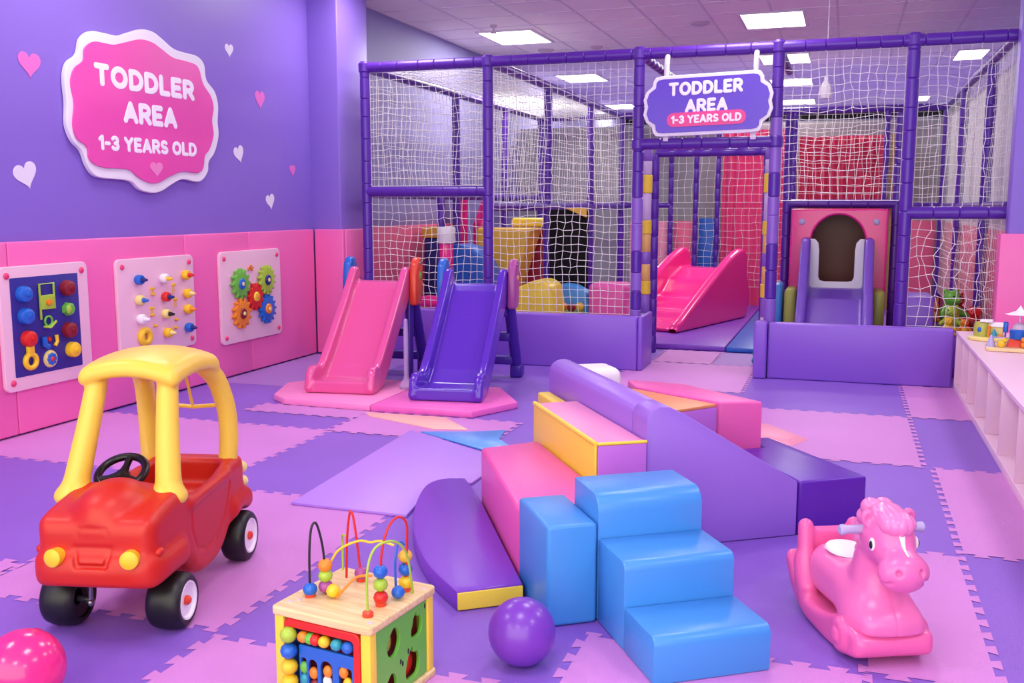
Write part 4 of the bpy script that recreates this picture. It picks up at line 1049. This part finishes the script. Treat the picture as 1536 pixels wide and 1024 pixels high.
# ================================================================== ROCKING HORSE
hz = empty('rocking_horse', (.173, 3.11, .0), R(25))
bprof = [(-.075,.075),(-.06,.04),(0,.018),(.12,.002),(.22,.001),(.33,.010),(.43,.045),(.50,.095),(.545,.16),(.52,.175),(.475,.15),(.42,.105),(.33,.075),(.24,.075),(.15,.095),(.10,.115),(.05,.125),(0,.115),(-.05,.105)]
bp = smooth_poly(bprof, 4)
def base_fn(X, Y, Z):
    hw = .132 - .10*np.clip(Y-.32,0,1)**1.2 - .02*np.clip(-Y,0,1)
    dp = d_poly(Y, Z, bp)
    w = np.abs(X) - hw + .024; a = dp + .024
    d = np.minimum(np.maximum(a,w),0) + np.sqrt(np.maximum(a,0)**2+np.maximum(w,0)**2) - .024
    q = np.abs(Y-.23)-.31+.06; qx = np.abs(X)-.14+.06
    d = smax(d, np.sqrt(np.maximum(q,0)**2+np.maximum(qx,0)**2)+np.minimum(np.maximum(q,qx),0)-.06 + 0*Z, .015)
    for s in (-1,1):
        d = smin(d, d_ell(X, Y, Z, (s*.125,.04,.072), (.03,.052,.055)), .015)
        ring = np.sqrt((np.sqrt((Y-.04)**2+(Z-.072)**2)-.03)**2 + (X-s*.152)**2) - .007
        d = smax(d, -ring, .006)
        d = smin(d, d_cap(X, Y, Z, (s*.095,.40,.12), (s*.088,.425,.295), .03, .026), .02)
        d = smin(d, d_cap(X, Y, Z, (s*.10,.36,.10), (s*.09,.41,.17), .035), .03)
    d = smin(d, d_box(X, Y, Z, (0,.43,.20), (.085,.02,.09), .02), .015)
    d = smin(d, d_box(X, Y, Z, (0,.468,.135), (.05,.045,.03), .025), .03)
    return d + .0025*np.exp(-(X/.0035)**2)*np.clip((0-Y)/.02,0,1)
surf('rocker', base_fn, (-.19,-.11,-.02), (.19,.58,.34), .0062, M['horse_base'], hz)
def body_fn(X, Y, Z):
    chest = d_cap(X, Y, Z, (0,.05,.125), (0,.085,.30), .102, .062)
    front = d_box(X, Y, Z, (0,.02,.125), (.094,.082,.03), .025)
    d = smin(chest, front, .085)
    d = smin(d, d_box(X, Y, Z, (0,.255,.165), (.10,.16,.092), .075), .06)
    d = smin(d, d_cap(X, Y, Z, (0,.085,.27), (0,.045,.37), .066, .064), .03)
    d = smin(d, d_ell(X, Y, Z, (0,.015,.395), (.074,.085,.078)), .03)
    d = smin(d, d_cap(X, Y, Z, (0,-.02,.36), (0,-.072,.318), .058, .058), .025)
    d = smin(d, d_ell(X, Y, Z, (0,-.085,.316), (.079,.05,.06)), .02)
    for s in (-1,1):
        d = smin(d, d_ell(X, Y, Z, (s*.066,.025,.452), (.022,.016,.028)), .012)
        d = smax(d, -d_ell(X, Y, Z, (s*.068,.010,.452), (.011,.010,.016)), .006)
        d = smax(d, -d_ell(X, Y, Z, (s*.035,-.128,.328), (.008,.014,.010)), .004)
        L = [(s*.052,-.118,.296),(s*.066,-.098,.286),(s*.072,-.078,.292),(s*.071,-.066,.303)]
        for a, b_ in zip(L, L[1:]): d = smax(d, -d_cap(X, Y, Z, a, b_, .006), .004)
    d = d + .0025*np.exp(-(X/.0035)**2)*np.clip((.05-Y)/.02,0,1)*np.clip((.27-Z)/.03,0,1)
    d = smax(d, -(Z - .105), .01)
    d = smax(d, -d_ell(X, Y, Z, (0,.285,.268), (.075,.085,.028)), .015)
    return d
surf('body', body_fn, (-.13,-.16,.09), (.13,.45,.50), .0056, M['horse'], hz)
def mane_fn(X, Y, Z):
    d = None
    for c, r in (((0,.095,.462),.037),((0,.122,.425),.036),((0,.140,.385),.034),((0,.150,.345),.031),((0,.155,.305),.026),((0,.16,.275),.02)):
        for s in (-.55, .55):
            k = d_ell(X, Y, Z, (c[0]+s*r, c[1], c[2]), (r*.85,r,r*.85)); d = k if d is None else smin(d, k, .008)
    lock = smin(d_ell(X, Y, Z, (0,-.028,.448), (.058,.055,.040)), d_ell(X, Y, Z, (0,.03,.462), (.052,.055,.034)), .02)
    lock = lock + .0035*np.exp(-((np.abs((X/(.6+np.clip(-(Y-.05)*5,0,.6))+.045) % .022 - .011))/.0028)**2)*np.clip((.03-Y)/.02,0,1)
    d = smin(d, lock, .01)
    return d
surf('mane', mane_fn, (-.09,-.09,.24), (.09,.21,.52), .005, M['mane'], hz)
b = MB(); b.lathe([(0,.0),(.062,0),(.07,.008),(.066,.016),(.05,.02),(0,.016)]); o = b.build('saddle_pad', M['white_v'], hz, X=Matrix.Translation((0,.285,.248)) @ Matrix.Diagonal((1,1.2,1,1)))
for s in (-1,1):
    b = MB(); b.lathe([(.014,0),(.014,.06),(.017,.066),(.017,.075),(.012,.08),(0,.08)], ((s*.058,.06,.405),(s,.0,.0)), 18); b.build('handle_grip', M['handle'], hz)
    b = MB(); b.ball((s*.0695,-.018,.383), (.007,.016,.021), 16); e = b.build('eye', M['white'], hz)
    q = MB(); q.ball((s*.0745,-.022,.383), (.005,.009,.013), 12); q.build('pupil', M['black'], e)
surf('blaze_mark', lambda X, Y, Z: np.maximum(body_fn(X, Y, Z) - .0022, np.maximum(np.abs(X) - .011 + (.425-Z)*.16, np.maximum(Z-.43, np.maximum(.372-Z, Y))) + 0*X), (-.02,-.14,.36), (.02,-.02,.44), .0028, M['white'], hz)
tag(hz, 'pink plastic rocking horse with white seat pad and lilac hand grips', 'rocking horse')

# ================================================================== BEAD MAZE CUBE
mc = empty('activity_cube', (-1.305, 2.43, 0), R(-8))
b = MB(); b.prism(rrect(-.172,-.172,.172,.172,.018), .256, .28, .005); b.build('top_board', M['wood'], mc)
b = MB(); b.prism(rrect(-.172,-.172,.172,.172,.018), .001, .022, .005); b.build('bottom_board', M['wood'], mc)
for sx in (-1,1):
    for sy in (-1,1):
        b = MB(); b.box((sx*.148-.016,sy*.148-.016,.0225), (sx*.148+.016,sy*.148+.016,.2555), .004); b.build('corner_post', M['yellow_v'], mc)
# green side with shape holes
def blob(cy, cz, s, k):
    base = {0: [(-.02,-.035),(.012,-.038),(.03,-.01),(.026,.022),(.006,.038),(-.012,.025),(-.03,.0)], 1: [(-.024,-.03),(.018,-.03),(.028,.0),(.020,.022),(.004,.026),(.0,.042),(-.010,.036),(-.022,.018),(-.030,-.008)]}[k]
    return [(cy+p.x*s, cz+p.y*s) for p in cat_rom([(a,c,0) for a,c in base], 4, True)]
side_out = [(-.13,.024),(.13,.024),(.13,.254),(-.13,.254)]
holes = [blob(-.045,.188,1.05,0), blob(.078,.190,1.0,1), blob(.055,.082,1.25,1), blob(-.06,.06,1.0,0)]
plate([side_out]+[h[::-1] for h in holes], .012, .002, ((.148,0,0),(0,1,0),(0,0,1)), 'green_panel', M['green'], mc)
b = MB(); b.box((-.13,-.128,.023),(-.12,.128,.2535)); b.build('left_panel', M['hblue'], mc)
b = MB(); b.box((-.13,.129,.023),(.13,.14,.2535)); b.build('back_panel', M['lime'], mc)
b = MB(); b.box((-.118,-.10,.023),(.128,.127,.25)); b.build('inner_box', M['maroon'], mc)
for y, z, s, m in ((-.045,.175,.03,'olive'),(.078,.185,.024,'green'),(.06,.07,.035,'red')):
    b = MB(); b.ball((.131,y,z), (.006,s,s), 14); b.build('shape_insert', M[m], mc)
for y, z in ((.122,.232),(-.01,.115),(.0,.105),(.03,.13)):
    b = MB(); b.ball((.160,y,z), (.002,.004,.009), 8); b.build('hole_mark', M['black'], mc)
# front: red frame, blue abacus rack, coloured pieces
fr = rrect(-.130,.026,.130,.252,.02); ih = rrect(-.108,.03,.108,.226,.012)
plate([fr, ih[::-1]], .016, .005, ((0,-.150,0),(1,0,0),(0,0,1)), 'red_frame', M['red'], mc)
rack = rrect(-.085,.03,.106,.178,.006)
hs_ = [arch_pts(-.052,-.022,.05,.125,8), arch_pts(-.010,.030,.045,.125,8), rrect(.052,.04,.096,.14,.01), rrect(-.078,.05,-.060,.14,.006)]
plate([rack]+[h[::-1] for h in hs_], .012, .003, ((0,-.146,0),(1,0,0),(0,0,1)), 'blue_rack', M['hblue'], mc)
def bead(x, y, z, r, m, name='bead', sq=.88):
    q = MB(); q.lathe([(0,-r*sq),(r*.45,-r*sq*.95),(r*.85,-r*sq*.55),(r,0),(r*.85,r*sq*.55),(r*.45,r*sq*.95),(0,r*sq)], ((x,y,z),(0,0,1)), 18); return q.build(name, M[m], mc)
for z, c in ((.207,'lime'),(.160,'hblue'),(.113,'yellow'),(.068,'yellow')): bead(-.108,-.172,z,.025,c)
for x, c in ((-.065,'orange'),(-.040,'green'),(-.022,'red'),(.008,'yellow'),(.050,'teal'),(.088,'hblue')): bead(x,-.160,.205,.018,c,'slider')
for x, z, c in ((-.037,.10,'orange'),(-.034,.065,'maroon'),(.012,.115,'orange'),(.010,.085,'white'),(.066,.125,'orange'),(.080,.095,'yellow'),(.068,.065,'navy'),(-.07,.11,'green'),(-.07,.075,'teal'),(.02,.055,'red')):
    q = MB(); q.ball((x,-.152,z), (.015,.011,.018), 12); q.build('shape_piece', M[c], mc)
# wire loops
def loop(pts, m, r=.0036): 
    b = MB(); b.tube(cat_rom(pts, 8), r, 8); return b.build('wire_loop', M[m], mc)
loop([(-.112,-.066,.28),(-.113,-.064,.40),(-.112,-.055,.475),(-.104,-.046,.497),(-.096,-.038,.47),(-.088,-.03,.40),(-.085,-.028,.28)], 'wire_b')
loop([(-.105,.10,.28),(-.100,.10,.40),(-.09,.10,.475),(-.082,.10,.492),(-.072,.10,.46),(-.06,.10,.37),(-.05,.10,.28)], 'red')
loop([(.118,-.106,.28),(.118,-.106,.40),(.125,-.085,.462),(.145,-.05,.48),(.155,0,.46),(.15,.05,.40),(.14,.09,.28)], 'lime')
loop([(.108,-.028,.28),(.110,-.025,.42),(.120,-.005,.50),(.135,.025,.528),(.140,.06,.50),(.125,.085,.42),(.112,.095,.28)], 'red')
loop([(-.085,-.01,.36),(-.07,.02,.40),(-.03,.06,.42),(.0,.08,.415),(.03,.09,.42),(.07,.10,.41)], 'yellow')
loop([(-.06,-.03,.30),(-.03,-.05,.288),(-.01,-.045,.31),(.02,-.02,.345),(.06,.0,.35)], 'orange', .004)
loop([(.112,.095,.42),(.10,.08,.43),(.10,.06,.38),(.105,.055,.28)], 'hblue')
loop([(-.155,.15,.28),(-.155,.15,.37),(-.14,.13,.40),(-.10,.10,.41)], 'lime')
for x, y, zs in ((-.112,-.066,(('hblue',.302),)),(-.085,-.028,(('hmauve',.302),('lime',.335),('orange',.366))),(-.05,.10,(('hmauve',.304),)),(.108,-.028,(('red',.304),('lime',.342),('hblue',.380))),(.112,.095,(('yellow',.306),('hblue',.346),('gold',.386)))):
    for c, z in zs: bead(x, y, z, .0215, c)
bead(-.045,-.045,.302,.021,'yellow'); bead(.128,.03,.302,.02,'hblue')
for x, y in ((.118,-.106),(-.112,-.066),(.108,-.028),(.112,.095),(-.05,.10)):
    q = MB(); q.lathe([(.015,.28),(.016,.283),(.015,.292),(.010,.296),(0,.296)], ((x,y,0),(0,0,1)), 16); q.build('wire_foot', M['hred'], mc)
for x, y in ((-.14,-.12),(-.125,-.10),(.15,-.14),(.15,.13)):
    q = MB(); q.lathe([(.007,.28),(.006,.282),(0,.2825)], ((x,y,0),(0,0,1)), 12); q.build('screw', M['smoke'], mc)
tag(mc, 'wooden bead maze cube with yellow corner posts and a green shape panel', 'activity cube')

# ================================================================== BALLS
def play_ball(loc, r, m, lab):
    o = empty('play_ball', loc)
    b = MB(); b.ball((0,0,r), r, 48); b.build('shell', M[m], o)
    q = MB(); q.lathe([(.009,0),(.008,.0015),(.003,.002),(0,.001)], ((0,r*.55,r+r*.835),(0,.55,.835)), 12); q.build('valve', M[m], o)
    tag(o, lab, 'ball')
play_ball((-.89,2.721,0), .104, 'ballp', 'shiny purple ball on the floor in front of the tall blue block')
play_ball((-2.135,2.02,0), .112, 'ballk', 'bright pink ball at the bottom left corner, in front of the toy car')

# ================================================================== SHELF UNIT AND PLAYSETS
sh = empty('cubby_shelf', (.84,3.0,0))
def part(name, lo, hi, r=.003):
    b = MB(); b.box(lo, hi, r, 2); return b.build(name, M['shelf'], sh)
part('top', (-.005,0,.435), (.43,5.13,.46)); part('plinth', (0,0,.002), (.43,5.13,.05)); part('back', (.415,0,.05), (.43,5.13,.435))
for y in (.005, .55, 1.1, 1.68, 2.25, 2.82, 3.36, 3.86, 4.32, 4.72): part('divider', (.004,y-.009,.05), (.415,y+.009,.435))
part('side_panel', (.0,5.105,.05), (.415,5.13,.435))
tag(sh, 'long pale pink cubby shelf along the right side', 'shelf unit')
# little house playset on oval base
hp = empty('house_playset', (1.0,7.62,.461), R(-12))
b = MB(); b.lathe([(0,0),(.125,0),(.132,.008),(.13,.02),(.122,.025),(0,.025)], n=30); b.build('oval_base', M['pale_y'], hp, X=Matrix.Diagonal((1.05,.9,1,1)))
b = MB(); b.lathe([(.058,.025),(.062,.06),(.060,.10),(.05,.125),(0,.135)], ((-.045,.02,0),(0,0,1)), 20); w = b.build('round_tower', M['olive'], hp)
q = MB(); q.ball((-.062,-.038,.075), (.014,.008,.02), 10); q.build('tower_window', M['hblue'], w)
b = MB(); b.box((.0,-.02,.025),(.085,.06,.10),.006); b.build('house_wall', M['pale_y'], hp)
b = MB(); b.hull([(-.012,-.035,.10),(.12,-.035,.10),(.12,.075,.10),(-.012,.075,.10)], [(.0,-.02,.125),(.10,-.02,.125),(.10,.06,.125),(0,.06,.125)], .004); b.build('roof', M['white'], hp)
b = MB(); b.box((-.062,-.045,.128),(.02,.05,.145),.006); b.build('roof_cap', M['white'], hp)
b = MB(); b.cyl((.0,-.05,.025),(.0,-.05,.11),.010,n=10); b.build('porch_post', M['orange'], hp)
b = MB(); b.lathe([(.022,.025),(.016,.06),(.006,.085),(0,.09)], ((.035,-.06,0),(0,0,1)), 12); b.build('little_tree', M['teal'], hp)
b = MB(); b.box((.05,-.06,.026),(.10,-.03,.045),.004); b.build('bench', M['orange'], hp)
tag(hp, 'small house playset on a pale yellow oval base, at the far end of the shelf', 'playset')
pp = empty('parasol_playset', (1.09,7.10,.461), R(-5))
b = MB(); b.prism(rrect(-.175,-.10,.20,.12,.03), .0, .024, .006); b.build('tray_base', M['tray'], pp)
b = MB(); b.lathe([(.052,.075),(.055,.08),(.056,.135),(.05,.14),(0,.14)], ((.02,.03,0),(0,0,1)), 20); b.build('blue_tub', M['hblue'], pp)
b = MB(); b.lathe([(.0,.14),(.042,.14),(.036,.165),(.02,.18),(0,.183)], ((.02,.03,0),(0,0,1)), 18); b.build('dome_lid', M['smoke'], pp)
b = MB(); b.hull([(-.055,-.03,.024),(.075,-.03,.024),(.075,.08,.024),(-.055,.08,.024)], [(-.03,-.01,.078),(.06,-.01,.078),(.06,.07,.078),(-.03,.07,.078)], .006); b.build('red_stand', M['hred'], pp)
b = MB(); b.ball((.05,-.045,.045), (.022,.02,.022), 12); b.ball((.045,-.05,.08), .017, 12); b.tube([(.05,-.05,.06),(.075,-.06,.075),(.09,-.05,.09)], .007, 8); b.build('orange_figure', M['orange'], pp)
b = MB(); b.cyl((.02,.03,.183),(.02,.03,.265),.004,n=8); b.lathe([(.095,.238),(.06,.247),(.025,.262),(.008,.285),(0,.30)], ((.02,.03,0),(0,0,1)), 8); b.build('parasol', M['white'], pp)
b = MB(); b.box((-.075,.03,.115),(-.045,.04,.185),.008); b.cyl((-.06,.035,.024),(-.06,.035,.118),.005,n=8); q = b.build('blue_flag', M['hblue'], pp)
b = MB(); b.lathe([(.03,.024),(.02,.06),(.006,.10),(0,.103)], ((-.145,-.02,0),(0,0,1)), 10); b.build('lilac_cone', M['handle'], pp)
b = MB(); b.ball((-.085,-.055,.048), (.025,.022,.026), 12); b.ball((-.065,-.06,.075), .015, 10); b.build('yellow_duck', M['yellow'], pp)
b = MB(); b.ball((.12,-.02,.055), (.05,.05,.034), 14); b.build('cream_mound', M['tray'], pp)
b = MB(); b.ball((.085,.06,.12), .03, 14); b.build('blue_ball', M['hblue'], pp)
b = MB(); b.tube([(-.13,.02,.08),(-.06,.02,.08),(-.02,.03,.085)], .005, 8); b.cyl((-.13,.02,.024),(-.13,.02,.08),.005,n=8); b.build('railing', M['handle'], pp)
tag(pp, 'playset with white parasol, blue tub and orange figure on a cream tray', 'playset')
b = MB(); b.ball((0,0,.022), (.02,.016,.022), 12); b.ball((0,-.004,.052), .016, 12); b.ball((-.01,0,.07), .006, 8); b.ball((.01,0,.07), .006, 8)
o = b.build('bear_figure', M['tray']); place(o, (.98,6.08,.0525)); tag(o, 'tiny cream bear figure inside an open compartment of the shelf', 'toy figure')

# ================================================================== CAMERA, LIGHT
f_px, cx, cy, yh, xvd, ch_ = 1467., 768., 512., 310., 1270., 1.4
th = math.atan((cy-yh)/f_px); psi = math.atan((xvd-cx)/f_px*math.cos(th))
cam = bpy.data.cameras.new('camera'); co = bpy.data.objects.new('camera', cam); COL.objects.link(co)
co.location = (0,0,ch_); co.rotation_euler = (math.pi/2 - th, 0, psi)
cam.sensor_width = 36; cam.lens = 36*f_px/1536; cam.clip_start = .05; cam.clip_end = 100
sc.camera = co
w = bpy.data.worlds.new('world'); sc.world = w; w.use_nodes = True
w.node_tree.nodes['Background'].inputs['Color'].default_value = lin('#fffbe8'); w.node_tree.nodes['Background'].inputs['Strength'].default_value = 3.2
for x, y, e in [(x, y, 1) for x, y, _ in LIGHTS] + [(x, y, 1) for x in (-3.9,-.85,2.0) for y in (-1.4,1.8,5.0)] + [(-.85,8.0,1),(2.0,8.0,1)]:
    L = bpy.data.lights.new('panel_light', 'AREA'); L.shape = 'RECTANGLE'; L.size = .69; L.size_y = .89; L.energy = 18*e*(2.5 if y > 10 else 1); L.color = (1,1,.86)
    lo = bpy.data.objects.new('panel_light', L); COL.objects.link(lo); lo.location = (x, y, CZ-.03)
sc.view_settings.view_transform = 'Standard'; sc.view_settings.look = 'None'; sc.view_settings.exposure = 0.0; sc.view_settings.gamma = 1
sc.view_settings.use_curve_mapping = False
sc.cycles.use_denoising = True
sc.cycles.max_bounces = 8
